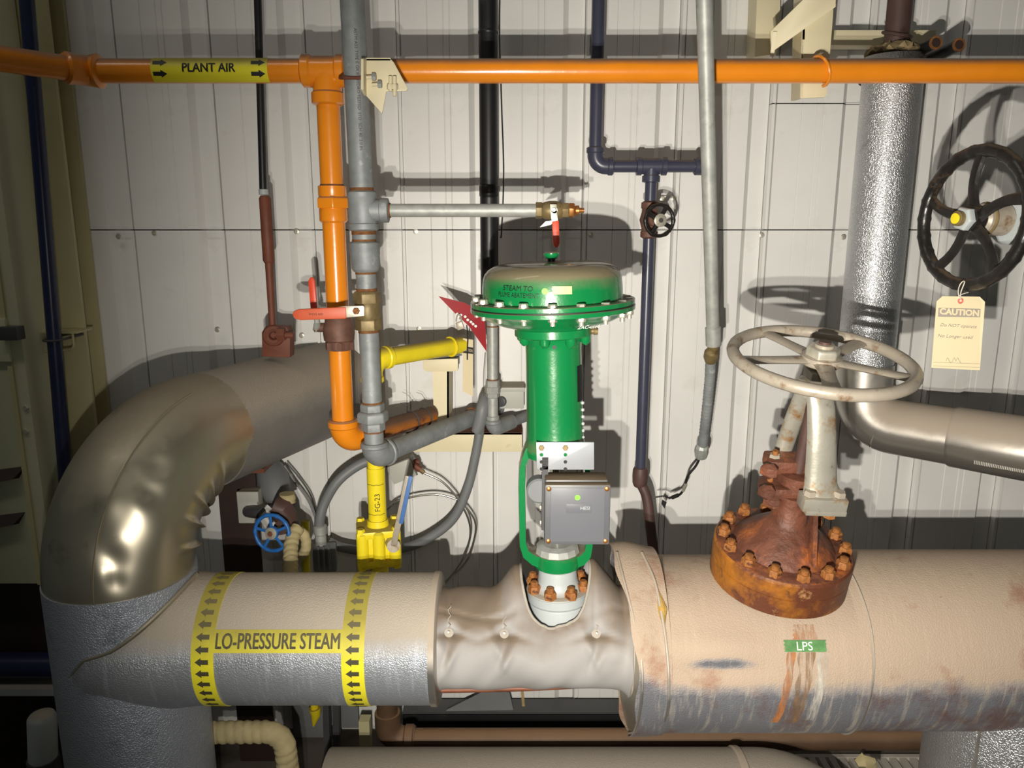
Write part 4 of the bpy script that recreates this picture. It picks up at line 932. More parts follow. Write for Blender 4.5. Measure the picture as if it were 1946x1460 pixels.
# ================================================================ CONDUIT
cd = T('conduit_drop', 'galvanised conduit ending in a flexible tail with loose wires', 'conduit', W(1332, 870, 2.36))
c0 = W(1337, -60, 1.90); c1 = W(1355, 640, 2.14)
cd.p('conduit', tube([c0, c1], [.0195, .0178], 24), MT['galvb'])
ca = (c1-c0).normalized()
cd.p('coupling', tube([W(1355, 622, 2.13), W(1355, 623, 2.13), W(1356, 656, 2.14), W(1356, 657, 2.14)], [.018, .0215, .0215, .018], 24), MT['galvb'])
cd.p('brass_fitting', tube([W(1356, 655, 2.14), W(1355, 664, 2.15), W(1352, 670, 2.15), W(1351, 678, 2.16), W(1350, 686, 2.17)], [.015, .016, .02, .021, .016], 20), MT['brass'])
fx = smooth_path([W(1351, 684, 2.17), W(1349, 720, 2.2), W(1343, 780, 2.25), W(1335, 850, 2.32)], 26)
cd.p('flexible_tail', tube(fx, [.0148*(1+.07*math.sin(i*2.6)) for i in range(len(fx))], 18), MT['galv'], angle=80)
cd.p('connector', tube([W(1334.5, 846, 2.32), W(1334, 850, 2.32), W(1333, 858, 2.33), W(1332, 868, 2.34), W(1332, 871, 2.34)], [.017, .021, .0225, .019, .014], 10), MT['galvb'], angle=20)
w1 = smooth_path([W(1331, 868, 2.34), W(1322, 886, 2.35), W(1307, 905, 2.36), W(1301, 925, 2.38), W(1294, 938, 2.39), W(1283, 944, 2.4), W(1270, 947, 2.4)], 6)
cd.p('wire', tube(w1, .0042, 8), MT['wire'])
cd.p('wire_joint', tube([W(1304, 920, 2.37), W(1298, 933, 2.385)], .0056, 10), MT['chrome'])
cd.p('wire_tape', tube([W(1289, 941, 2.39), W(1277, 946, 2.4)], .0065, 10), MT['wire'])
cd.p('wire_end', tube(smooth_path([W(1270, 946, 2.4), W(1262, 943, 2.4), W(1246, 945, 2.4)], 4), .0028, 8), MT['wire'])
cd.p('wire_flag', prism([W(1259, 950, 2.4), W(1267, 955, 2.4), W(1263, 967, 2.4), W(1257, 958, 2.4)], (0, .003, 0)), MT['wire'])
# ================================================================ CREAM PIPE SUPPORT, TOP RIGHT
cs = T('cream_pipe_bracket', 'cream welded steel bracket carrying the orange pipe at upper right', 'bracket', W(1540, 190, 2.2))
SY = 2.17
cs.p('post_face', prism([W(1527, -40, SY), W(1586, -40, SY), W(1583, 34, SY), W(1571, 180, SY), W(1566, 185, SY), W(1521, 187, SY)], (0, .008, 0)), MT['cream'], bevel=.001)
cs.p('post_side', prism([W(1526, -40, SY), W(1521, 187, SY), W(1503, 192, 2.28), W(1509, -40, 2.28)], (.008, 0, 0)), MT['cream'])
cs.p('brace', prism([W(1464, 60, 2.19), W(1548, -22, 2.13), W(1590, -22, 2.13), W(1588, 12, 2.13), W(1467, 98, 2.19)], (0, .008, 0)), MT['cream'], bevel=.001)
cs.p('brace_flange', prism([W(1467, 99, 2.19), W(1588, 13, 2.13), W(1588, 13, 2.2), W(1467, 99, 2.26)], (0, 0, .007)), MT['cream'])
cs.p('wall_post', prism([W(1440, -40, 2.5), W(1484, -40, 2.5), W(1482, 90, 2.5), W(1466, 104, 2.5), W(1434, 108, 2.5)], (0, .09, 0)), MT['cream'], bevel=.002)
cs.p('arm', bar(W(1475, 80, 2.5), W(1470, 84, 2.18), .06, .01, (1, 0, 0)), MT['cream'])
hb = W(1570, 72, 2.48)
cs.p('cross_arm', box((hb.x, 2.47, W(1600, 86, 2.47).z), (W(1778, 72, 2.47).x, 2.53, W(1600, 57, 2.47).z)), MT['cream'], bevel=.002)
q = Vector((ub.x, OY, oz))
cs.p('u_bolt', tube([q+Vector((-.004-.012*math.sin(t)+.008*math.cos(t), -math.cos(t)*.036, math.sin(t)*.036)) for t in [R_(-95+19*k) for k in range(12)]], .0045, 8), MT['orange'])
# ---------------------------------------------------------------- two pipe stubs
for k, (px, py) in enumerate(((1779, 81), (1823, 85))):
    e = W(px, py, 2.22); s0 = Vector((e.x-.03, 2.59, e.z-.035))
    tb = T('pipe_stub', ('dark open-ended pipe stub nearer the brown pipe', 'dark open-ended pipe stub farther right above the orange pipe')[k], 'pipe', s0)
    dd = (e-s0).normalized()
    tb.p('tube', tube([s0, e], .0175, 24), MT['black'])
    tb.p('cut_end', lathe([(-.004, .0178), (.0006, .0178), (.0006, .0125), (-.004, .0125)], e, dd, 24, caps=False), MT['rustring'])
    tb.p('bore_shade', lathe([(0, .0125), (.0003, .0125)], e, dd, 20), MT['shadowbrown'])  # dark disc on the solid tube paints the shade inside the stub
# ================================================================ SILVER VERTICAL PIPE, RIGHT
SVY = 2.33
sr = T('silver_insulated_riser', 'shiny stucco aluminium jacketed riser turning out to the right at its foot', 'insulated pipe', W(1655, 800, SVY))
sx = W(1672, 400, SVY).x
szf = lambda py: W(1672, py, SVY).z
sr.p('jacket', tube([Vector((sx, SVY, szf(108))), Vector((sx, SVY, szf(400))), Vector((sx, SVY, szf(697)))], .081, 64), MT['stucco'], angle=60)
sr.p('core_pipe', tube([Vector((sx, SVY, szf(-60))), Vector((sx, SVY, szf(130)))], .033, 28), MT['darkbrown'], label='bare brown pipe above the jacket')
sr.p('core_clamp', ring(Vector((sx, SVY-.002, szf(66))), (.15, -.25, 1), .038, .005, 28, 8), MT['darkbrown'])
wm = lathe([(0, .078), (.012, .076), (.02, .05), (.028, .034)], Vector((sx, SVY, szf(108))), Z, 40)
for i, v in enumerate(wm.v): v.z += random.uniform(-.006, .016); v.x += random.uniform(-.004, .004)
sr.p('torn_insulation', wm, MT['wool'])
cfl = prism([W(1738, 92, SVY-.06), W(1752, 86, SVY-.06), W(1748, 104, SVY-.06), W(1712, 106, SVY-.06), W(1722, 98, SVY-.06)], (0, .003, 0))
sr.p('torn_flap', cfl, MT['cream'])
corner = Vector((sx+.004, SVY, CAM.z-.615)); e_end = W(2120, 905, 1.93); e_end.z = CAM.z-.625
ep = fillet([Vector((sx, SVY, szf(690))), corner, e_end], .10, 20)
k1 = 26
sr.p('elbow_jacket', tube(ep[:18], .083, 64, caps=False), MT['smoothalu2'], angle=60)
p_mid = ep[-2].lerp(ep[-1], .30)
sr.p('neck_jacket', tube([ep[17]] + [ep[q] for q in range(18, len(ep)-1)] + [p_mid], .0835, 64, caps=False), MT['smoothalu2'], angle=60)
sr.p('outer_jacket', tube([p_mid-(ep[-1]-ep[-2]).normalized()*.01, p_mid, ep[-2].lerp(ep[-1], .6), ep[-1]], [.084, .0885, .09, .09], 64), MT['smoothalu2'], angle=60)
rd = (ep[-1]-ep[-2]).normalized()
cg = M()
for k in range(46):
    c = p_mid.lerp(ep[-1], .18+.5*k/46)+Vector((0, 0, 0)); nn = Vector((rd.y, -rd.x, 0)).normalized()
    a0 = R_(-28); base_ = c+nn*.089*math.cos(a0)+Z*.089*math.sin(a0)
    bar(base_-Z*.006+nn*.001, base_+Z*.006+nn*.001, .0022, .003, nn, cg)
sr.p('crimped_seam', cg, MT['smoothalu2'], kind='stuff')
# ================================================================ GREEN CONTROL VALVE
AY = PY
ax = lambda py: .0922+(.113-.0922)*(py-578)/(1110-578)
az = lambda py: W(1050, py, AY).z
def A(py): return Vector((ax(py), AY, az(py)))
axd = (A(500)-A(1110)).normalized()
ga_ = T('control_valve', 'green diaphragm control valve standing on the steam main', 'control valve', A(1180))
# px radius -> metres at that height
pr = lambda px, py: px*mpp(A(py))
def arev(rows, n=64): return tube([A(y) for y, r in rows], [pr(r, y) for y, r in rows], n)
top_c = ga_.p('upper_casing', arev([(497, 20), (498, 60), (500, 96), (504, 111), (510, 121), (518, 128), (528, 131.5), (545, 133), (571, 133)]), MT['green'], angle=30, label='domed upper casing with dust on top')
ga_.p('upper_flange', arev([(568, 130), (569, 154), (570, 155.5), (577, 155.5), (578, 154)]), MT['green'], angle=25)
ga_.p('diaphragm_edge', arev([(577.5, 153), (578, 153.5), (580.5, 153.5), (581, 153)]), MT['ink'])
ga_.p('lower_casing', arev([(580, 154), (581, 156), (588, 155.5), (590, 150), (594, 141), (600, 131), (607, 118), (613, 103), (618, 86), (621, 78)]), MT['green'], angle=25)
ga_.p('collar', arev([(619, 70), (620, 73), (635, 73), (637, 71), (639, 62)]), MT['green'], angle=40)
# casing bolts and nuts, one each round the flange
hm_ = M(); hexa((0, 0, 0), (0, 0, 1), .0098, .008, hm_); lathe([(-.002, .012), (0, .012)], (0, 0, 0), (0, 0, 1), 16, hm_)
bolt_me = to_mesh('casing_bolt', hm_, MT['chrome'])
nm = M(); hexa((0, 0, 0), (0, 0, 1), .0098, .009, nm); tube([(0, 0, .009), (0, 0, .017)], .0055, 10, m=nm)
nut_me = to_mesh('casing_nut', nm, MT['chrome'])
rb = pr(145, 575)
for k in range(18):
    t = 2*math.pi*(k+.35)/18; o = Vector((math.cos(t), math.sin(t), 0))*rb
    ga_.inst('casing_bolt', bolt_me, orient(A(569.5)+o, axd, k))
    ga_.inst('casing_nut', nut_me, orient(A(587)+o, -axd, k))
# top knob
ga_.p('vent_stem', tube([A(500), A(492)], .009, 14), MT['black'])
ga_.p('vent_cap', tube([A(y) for y in (493, 491, 484, 481, 479)], [.006, .013, .0175, .0175, .012], 18), MT['green'], label='small mushroom vent cap')
# collar bosses
for k in range(8):
    t = 2*math.pi*k/8-.3; o = Vector((math.cos(t), math.sin(t), 0))*pr(62, 640)
    ga_.p('boss', tube([A(634)+o, A(646)+o, A(650)+o*.96], [.0125, .0115, .008], 12), MT['green'])
colm = ga_.p('spring_barrel', arev([(636, 60), (642, 57), (650, 54), (660, 53), (700, 53), (780, 53.5), (826, 54), (838, 56), (846, 59), (852, 60), (856, 56)]), MT['green'], angle=50)
# side port fitting
sp0 = A(628)+Vector((pr(66, 628), -.01, 0))
ga_.p('port_fitting', tube([sp0, sp0+X*.012, sp0+X*.013, sp0+X*.022], [.0075, .0075, .0095, .0085], 10), MT['brass'])
sn = A(651)+Vector((pr(-1, 651), -pr(54, 651), 0))
ga_.p('plug_screw', disc(sn, (0, -1, 0), .0045, 12, .0008), MT['ink'])
# name plate on the right flank
t0 = R_(62)
npm = M(); vs = []
for py in (690, 757):
    for k in range(5):
        t = R_(50+k*7); vs.append(A(py)+Vector((math.sin(t), -math.cos(t), 0))*(pr(53, 720)+.0012))
npm.add(vs, [(k, k+1, 6+k, 5+k) for k in range(4)])
npl = ga_.p('name_plate', npm, MT['ink'])
for k in range(6):
    t = R_(72); c = A(762+k*13)+Vector((math.sin(t), -math.cos(t), 0))*(pr(53.5, 800))
    ga_.p('paint_drip', tube([c, c+Vector((.003, -.002, 0))], .0035, 8), MT['white_print'])
# marker writing on the dome (wraps with the casing)
def on_casing(px0, py0, R=133.3):
    cx_ = A(py0); rr = pr(R, py0)+.0012; a0 = math.asin(max(-1, min(1, (px0-(973+F*(cx_.x)/((cx_-CAM).dot(FWD))))*1.0*mpp(cx_)/rr)))
    return lambda x, y: cx_ + Vector((rr*math.sin(a0+x/rr), -rr*math.cos(a0+x/rr), 0)) + axd*y
ga_.p('marker_writing', mapped(text2d('STEAM TO', .0155, shear=.15), on_casing(981, 539)), MT['ink'], parent=top_c)
ga_.p('marker_writing', mapped(text2d('PLUME ABATEMENT', .0145, shear=.1, width=.1), on_casing(981, 551)), MT['ink'], parent=top_c)
def casing_patch(px, py, w, h): return mapped(grid2d(w, h, 6, 2), on_casing(px, py))
dd_ = M(); f_ = on_casing(1030, 542); ang = [2*math.pi*k/20 for k in range(20)]
dd_.add([f_(math.cos(t)*.0068, math.sin(t)*.0068) for t in ang], [tuple(range(20))])
ga_.p('dot_sticker', dd_, MT['dot'], parent=top_c)
stk = ga_.p('paper_sticker', casing_patch(1060, 540, .041, .0165), MT['sticker'], parent=top_c)
ga_.p('chalk_mark', mapped(text2d('2AC-used', .013, shear=.4), lambda x, y: A(607)+Vector(((pr(122, 606)+.001)*math.sin(R_(28)+x/.14), -(pr(122, 606)+.001)*math.cos(R_(28)+x/.14), 0))+axd*(y*.8)+Vector((0, -.002, 0))), MT['white_print'])
# yoke: frame casting with an open window
yk = M()
def yo(dx, py, dy=0): return A(py)+Vector((pr(dx, py), dy, 0))
outer = [(-57, 845), (-64, 862), (-70, 885), (-72, 920), (-72, 1030), (-66, 1050), (-50, 1064), (-30, 1072), (30, 1072), (50, 1064), (62, 1050), (66, 1030), (66, 920), (64, 885), (60, 862), (57, 845)]
inner = [(-50, 862), (-57, 880), (-58, 900), (-59, 920), (-59, 1022), (-54, 1038), (-40, 1048), (-24, 1052), (24, 1052), (40, 1048), (50, 1038), (53, 1022), (53, 920), (53, 900), (52, 880), (46, 862)]
dpt = .030
vs = []; K = len(outer)
for dy, e in ((-dpt, 4), (-dpt+.008, 0), (dpt-.008, 0), (dpt, 4)):
    for (dx, py) in outer: vs.append(yo(dx*(1-e*.004), py, dy))
for dy, e in ((dpt, 4), (dpt-.008, 0), (-dpt+.008, 0), (-dpt, 4)):
    for (dx, py) in inner: vs.append(yo(dx*(1+e*.004), py, dy))
fs = []
for q in range(8):
    a_, b_ = q*K, ((q+1) % 8)*K
    for k in range(K): fs.append((a_+k, a_+(k+1) % K, b_+(k+1) % K, b_+k))
yk.add(vs, fs)
ga_.p('yoke', yk, MT['green'], angle=45)
ga_.p('yoke_shoulder', tube([A(838), A(850), A(862), A(868)], [pr(55, 840), pr(60, 850), pr(58, 862), pr(48, 868)], 40), MT['green'])
ga_.p('yoke_base', arev([(1046, 34), (1048, 42), (1062, 44), (1072, 44), (1075, 40)], 40), MT['green'])
ga_.p('packing_nut', tube([A(1050), A(1047), A(1036), A(1032)], [pr(38, 1050), pr(42, 1047), pr(40, 1038), pr(28, 1032)], 14), MT['galvb'], angle=15)
ga_.p('valve_stem', tube([A(1035), A(868)], .0085, 14), MT['steel'])
ga_.p('stem_connector', arev([(905, 20), (906, 25), (938, 25), (940, 20)], 24), MT['lightgrey'])
ga_.p('travel_block', box(tuple(A(1005)+Vector((-.03, -.02, 0))), tuple(A(945)+Vector((.012, .02, 0)))), MT['bronze'], bevel=.003)
ga_.p('travel_arm', bar(A(985)+Vector((-.035, -.04, 0)), A(915)+Vector((-.02, -.04, 0)), .006, .003), MT['brown'])
for k in range(4):
    c = A(952+14*k)+Vector((-.042+.012*(k % 2), -.045, 0)); ga_.p('linkage_nut', hexa(c, X, .007, .016), MT['copper'] if k % 2 else MT['chrome'])
ga_.p('scale_plate', obox(A(960)+Vector((-.036, -.032, 0)), .004, .02, .10, X, (0, 1, 0), Z), MT['alu'])
# bonnet, body flange, studs
ga_.p('bonnet', arev([(1068, 33), (1074, 35), (1095, 37), (1105, 39), (1114, 46), (1118, 60)], 48), MT['lightgrey'])
ga_.p('body_flange', arev([(1114, 30), (1114.5, 56), (1116, 59), (1133, 59), (1135, 57), (1137, 56), (1140, 57), (1180, 57), (1195, 52), (1220, 50)], 56), MT['lightgrey'], angle=30)
st_m = M(); hexa((0, 0, 0), (0, 0, 1), .0155, .018, st_m); tube([(0, 0, .018), (0, 0, .027), (0, 0, .029)], [.0095, .0095, .007], 12, m=st_m)
stud_me = to_mesh('stud_nut', st_m, MT['rustbolt'])
for k in range(8):
    t = 2*math.pi*(k+.5)/8+.05; o = Vector((math.cos(t), math.sin(t), 0))*pr(50, 1110)
    ga_.inst('stud_nut', stud_me, orient(A(1116)+o, axd, k*.4))
# mounting plate and positioner
ps = T('valve_positioner', 'dark grey positioner box with green dot on the valve yoke', 'positioner', A(1030)+Vector((.03, -.07, 0)))
QY = AY-.075
plt = [W(1019, 841, QY), W(1129, 841, QY), W(1129, 893, QY), W(1032, 893, QY), W(1031, 898, QY), W(1020, 890, QY)]
pp = ps.p('mount_plate', prism(plt, (0, .005, 0)), MT['alu'], bevel=.0008, label='aluminium mounting plate with holes')
for px in (1029, 1074.5):
    b_ = ps.p('bolt', hexa(W(px, 851, QY), (0, -1, 0), .0068, .005), MT['brass'])
    ps.p('washer', disc(W(px, 851, QY), (0, -1, 0), .0068, 18, .0014), MT['chrome'], parent=b_)
    for py, mm_ in ((864.5, 'green'), (878, 'ink'), (891.5, 'ink')):
        ps.p('hole', disc(W(px, py, QY), (0, -1, 0), .0042, 14, .0004), MT[mm_], parent=pp)
    ps.p('spacer', tube([W(px, 851, QY)+Vector((0, .004, 0)), W(px, 851, QY)+Vector((0, .05, 0))], .006, 10), MT['chrome'])
B0 = AY-.135
x0_, x1_ = W(1035, 970, B0).x, W(1160, 970, B0).x; z0_, z1_ = W(1100, 1036, B0).z, W(1100, 922, B0).z
hs = ps.p('housing', box((x0_+.002, B0+.022, z0_+.002), (x1_-.004, AY-.055, z1_+.004)), MT['greyplastic'], bevel=.004)
cv_ = ps.p('cover', box((x0_, B0, z0_), (x1_, B0+.026, z1_)), MT['greyplastic'], bevel=.005, label='dark grey square cover')
ps.p('cover_panel', box((x0_+.013, B0-.0012, z0_+.008), (x1_-.013, B0+.002, z1_-.008)), MT['greyplastic2'], bevel=.001, parent=cv_)
for (u_, v_) in ((.009, .009), (-.009, .009), (.009, -.009), (-.009, -.009)):
    c = Vector((x0_+u_ if u_ > 0 else x1_+u_, B0, z0_+v_ if v_ > 0 else z1_+v_))
    ps.p('cover_screw', lathe([(0, .0058), (.002, .0056), (.0035, .003)], c, (0, -1, 0), 14), MT['copper'])
c = W(1097.5, 946, B0-.0013); ps.p('dot_sticker', disc(c, (0, -1, 0), .0062, 22, .0004), MT['dot'], parent=cv_)
c = W(1100, 967, B0-.0014); ps.p('badge', box((c.x-.028, c.y-.0006, c.z-.0105), (c.x+.028, c.y+.0005, c.z+.0105)), MT['greyplastic2'], parent=cv_, bevel=.0004)
ps.p('badge_lettering', mapped(text2d('HESI', .0115), on_plane(c+Vector((.014, -.001, .001)), X, Z)), MT['lightgrey'], parent=cv_)
ps.p('side_cam', lathe([(0, .03), (.03, .03), (.034, .026)], W(1024, 925, B0+.10), (0, -1, 0), 28), MT['hose'])
ps.p('side_bracket', box((x0_-.004, AY-.075, z0_+.01), (x0_+.01, AY-.045, z1_+.045)), MT['darkgrey'])
# ================================================================ RUSTY GATE VALVE
gv_a = Vector((.034, -.205, 1)).normalized()
gx = W(1487, 1040, 1.695).x - gv_a.x*.28
GB = Vector((gx, PY, PZ))
G = lambda s: GB + gv_a*s
gu, gw, _ = frame(gv_a)
fr_ = (Vector((0, -1, 0)) - gv_a*Vector((0, -1, 0)).dot(gv_a)).normalized(); rt_ = fr_.cross(gv_a).normalized()
if rt_.x < 0: rt_ = -rt_
GL = lambda s, r, f: G(s) + rt_*r + fr_*f
gv = T('gate_valve', 'rusty bolted gate valve bonnet with grey five-spoke handwheel', 'gate valve', G(.2))
FR = .158
gv.p('lower_flange', lathe([(.19, FR-.004), (.192, FR-.001), (.236, FR-.001), (.238, FR-.004)], GB, gv_a, 64), MT['rustflange'])
gv.p('upper_flange', lathe([(.239, FR-.003), (.241, FR), (.276, FR), (.281, FR-.005), (.283, .115)], GB, gv_a, 64), MT['rustflange'])
fm = lathe([(.2815, FR-.004), (.2835, FR-.007), (.284, .10)], GB, gv_a, 64)
gv.p('flange_face', fm, MT['rust'])
gv.p('bonnet_cone', lathe([(.278, .121), (.284, .116), (.300, .10), (.318, .08), (.334, .060), (.345, .047), (.352, .041), (.40, .036), (.42, .036)], GB, gv_a, 56), MT['rust'], angle=50)
gm = M(); hexa((0, 0, 0), (0, 0, 1), .0155, .016, gm); tube([(0, 0, .015), (0, 0, .024), (0, 0, .026)], [.0095, .0095, .006], 10, m=gm)
gme = to_mesh('flange_nut', gm, MT['rustbolt'])
for k in range(14):
    t = 2*math.pi*(k+.5)/14; o = (rt_*math.cos(t)+fr_*math.sin(t))*.137
    gv.inst('flange_nut', gme, orient(G(.284)+o, gv_a, k*.7))
# web rib down the front of the bonnet
rib = M(); rib.add([GL(.30, .026, .115), GL(.30, .036, .112), GL(.44, .036, .05), GL(.44, .024, .05), GL(.31, .022, .05), GL(.31, .034, .05)], [(0, 1, 2, 3), (0, 3, 4), (1, 5, 2), (2, 5, 4, 3)])
gv.p('rib', rib, MT['rust'])
# stuffing box and gland
gv.p('gland_lower', obox(GL(.425, -.02, -.01), .105, .066, .034, rt_, fr_, gv_a), MT['rust'], bevel=.01)
gv.p('gland', tube([G(.43), G(.45), G(.452), G(.475), G(.477)], [.026, .026, .043, .043, .03], 24), MT['rust'])
gv.p('gland_upper', obox(GL(.487, -.012, -.02), .115, .06, .034, rt_, fr_, gv_a), MT['rust'], bevel=.009)
for s in (-1, 1):
    b0_ = GL(.42, -.015+s*.038, -.015)
    gb_ = gv.p('gland_bolt', tube([b0_, b0_+gv_a*.10], .007, 12), MT['rustbolt'])
    gv.p('gland_nut', hexa(b0_+gv_a*.078, gv_a, .0125, .013), MT['wheelgrey'], parent=gb_)
    gv.p('gland_nut', hexa(b0_+gv_a*.0, gv_a, .0135, .014), MT['rustbolt'], parent=gb_)
# yoke arms
def arm(rows, mt, nm, n=16, flat=1.0):
    m = M(); v = []
    for s, r, f, wr, wf in rows:
        for k in range(n):
            t = 2*math.pi*k/n; v.append(GL(s, r+wr*math.cos(t), f+wf*math.sin(t)))
    f_ = [(i*n+k, i*n+(k+1) % n, (i+1)*n+(k+1) % n, (i+1)*n+k) for i in range(len(rows)-1) for k in range(n)]
    f_ += [tuple(reversed(range(n))), tuple((len(rows)-1)*n+k for k in range(n))]
    return gv.p(nm, m.add(v, f_), mt)
arm([(.455, .03, .075, .046, .020), (.468, .03, .073, .042, .020), (.49, .024, .068, .036, .018), (.53, .020, .060, .034, .018), (.60, .012, .048, .031, .017), (.655, .005, .034, .030, .016), (.68, 0, .022, .030, .016)], MT['yoke'], 'yoke_arm')
arm([(.47, -.02, -.06, .03, .016), (.50, -.02, -.058, .021, .014), (.58, -.014, -.048, .021, .013), (.66, -.006, -.034, .022, .014), (.68, 0, -.022, .024, .014)], MT['yoke'], 'yoke_arm')
gv.p('yoke_foot', obox(GL(.450, .03, .082), .096, .042, .032, rt_, fr_, gv_a), MT['yoke'], bevel=.004)
gv.p('yoke_foot_plate', obox(GL(.432, .035, .085), .088, .036, .012, rt_, fr_, gv_a), MT['yoke'], bevel=.002)
for s in (-1, 1): gv.p('foot_bolt', hexa(GL(.467, .03+s*.032, .085), gv_a, .0135, .012), MT['wheelgrey'])
gv.p('foot_nut', hexa(GL(.408, .055, .075), gv_a, .014, .016), MT['rustbolt'])
gv.p('yoke_head', tube([G(.665), G(.67), G(.70), G(.705)], [.03, .04, .036, .03], 24), MT['yoke'])
gv.p('stem', tube([G(.40), G(.79)], .0125, 16), MT['darkbrown'])
for r_, s_ in ((-.066, .43), (-.05, .405), (-.07, .485), (.052, .485)):
    gv.p('rust_lump', tube([GL(s_-.016, r_, .01), GL(s_-.008, r_, .012), GL(s_+.008, r_, .012), GL(s_+.016, r_, .01)], [.01, .019, .019, .009], 9, fn=lambda i, j, t, q: q*(1+.15*math.sin(3*t+i))), MT['rust'])
hc = .748
wh_c = G(hc)
gv.p('yoke_bush', obox(GL(.715, -.004, .012), .05, .05, .03, rt_, fr_, gv_a), MT['wheelgrey'], bevel=.004)
handwheel(gv, wh_c, gv_a, .182, .0135, MT['wheelgrey'], 5, R_(40)-(0 if gu.x > 0 else math.pi), .040, .022, spoke=(.0185, .006), mt2=MT['wheelgrey'])
gv.p('hub_nut', hexa(G(.756), gv_a, .036, .022, rot=.25), MT['chrome'], bevel=.003)
gv.p('hub_washer', lathe([(0, .042), (.008, .042), (.009, .036)], G(.749), gv_a, 28), MT['wheelgrey'])
gv.p('stem_cap', tube([G(.776), G(.784), G(.785), G(.789)], [.02, .02, .012, .011], 20), MT['wheelgrey'])
# ================================================================ BLACK HANDWHEEL VALVE AT RIGHT
ha = Vector((-.975, -.22, .02)).normalized()
hcn = W(1848, 416, 1.64)
hv = T('black_wheel_valve', 'valve with large oily black handwheel and yellow stem nut at right edge', 'valve', hcn+Vector((.3, .05, -.2)))
HRo = .137
handwheel(hv, hcn, ha, HRo, .0135, MT['wheelblack'], 5, .35, .027, .03, spoke=(.0125, .008), curved=.012, n=110, scal=22)
gnm = M()
hv.p('hub_nut', hexa(hcn+ha*.012, ha, .026, .018, rot=.2), MT['lightgrey'], bevel=.002)
ys = hv.p('stem_nut', lathe([(0, .0155), (.012, .0155), (.014, .012)], hcn+ha*.028, ha, 20), MT['brass'])
hv.p('paint_dab', lathe([(0, .0115), (.003, .011), (.004, .006)], hcn+ha*.041, ha, 16), MT['yellowp'], parent=ys)
hv.p('barrel', tube([hcn-ha*s for s in (.015, .02, .075, .08)], [.026, .032, .034, .028], 28), MT['wheelgrey'])
hv.p('barrel_ring', ring(hcn-ha*.03, ha, .032, .004, 28, 8), MT['brass'])
hv.p('yoke', tube([hcn-ha*s for s in (.08, .09, .13, .14)], [.045, .052, .052, .04], 28), MT['lightgrey'])
hv.p('bonnet', tube([hcn-ha*s for s in (.13, .3, .31, .36, .37)], [.03, .035, .09, .09, .05], 28), MT['lightgrey'])
vx_ = (hcn-ha*.42)
hv.p('body', tube([vx_+Z*.5, vx_+Z*.12, vx_+Z*.05, vx_-Z*.05, vx_-Z*.12, vx_-Z*.6], [.05, .05, .075, .075, .05, .05], 28), MT['lightgrey'])
# chain of knots hanging on the wheel (shadowed link)
hb_ = hcn-Z*HRo
# caution tag
tagY = 1.62
tg = T('caution_tag', 'cream CAUTION tag hung by string from the black handwheel', 'tag', W(1820, 705, tagY))
tp_ = [W(1791, 563, tagY), W(1862, 564, tagY), W(1872, 574, tagY-.002), W(1862, 704, tagY-.006), W(1770, 699, tagY-.006), W(1780, 573, tagY)]
td = tg.p('card', prism(tp_, (0, .0009, 0)), MT['tag'])
o_ = W(1825, 571, tagY); tX = (W(1862, 704, tagY-.006)-W(1770, 699, tagY-.006)).normalized(); tZ = (W(1826, 564, tagY)-W(1816, 701, tagY-.006)).normalized()
tn = tX.cross(tZ).normalized(); tn = tn if tn.y < 0 else -tn
def TG(px, py): return W(px, py, tagY-.006*(py-564)/140) + tn*.0008
tg.p('eyelet', ring(TG(1825, 572), tn, .0045, .0018, 18, 6), MT['tagred'], parent=td)
tg.p('band', prism([TG(1783, 585.5), TG(1863, 587), TG(1862, 603), TG(1782, 602)], tn*.0002), MT['tagband'], parent=td)
tg.p('lettering', mapped(text2d('CAUTION', .0175, width=.084, off=.0008), on_plane(TG(1822.5, 594)+tn*.0006, tX, tZ)), MT['tag'], parent=td)
for s, px, py, wd in (('Do NOT operate', 1821, 619.5, .078), ('No Longer used', 1815, 640, .076)):
    tg.p('handwriting', mapped(text2d(s, .0095, shear=.3, width=wd), on_plane(TG(px, py)+tn*.0003, tX, tZ)), MT['inkgrey'], parent=td)
scr = smooth_path([TG(1797+i*3.2, 687+(-7 if i in (1, 5, 7) else 3)*(1 if i % 2 else -.3)) for i in range(10)], 4)
tg.p('signature', tube(scr, .0004, 5), MT['inkgrey'], parent=td)
for py in (689, 696): tg.p('ruled_line', bar(TG(1773, py-.5), TG(1861, py+2.5), .0005, .0003), MT['inkgrey'], parent=td)
kn = W(1830, 548, tagY)
tg.p('string', tube(smooth_path([TG(1825, 572), W(1821, 556, tagY-.004), W(1824, 542, tagY-.014), W(1830, 535, tagY-.016), W(1833, 537, tagY-.012), W(1826, 556, tagY-.004), TG(1826, 571)], 5), .0011, 6), MT['string'])
tg.p('string', tube(smooth_path([W(1823, 562, tagY-.004), W(1832, 558, tagY-.004), W(1840, 556, tagY-.004)], 4), .0009, 6), MT['string'])
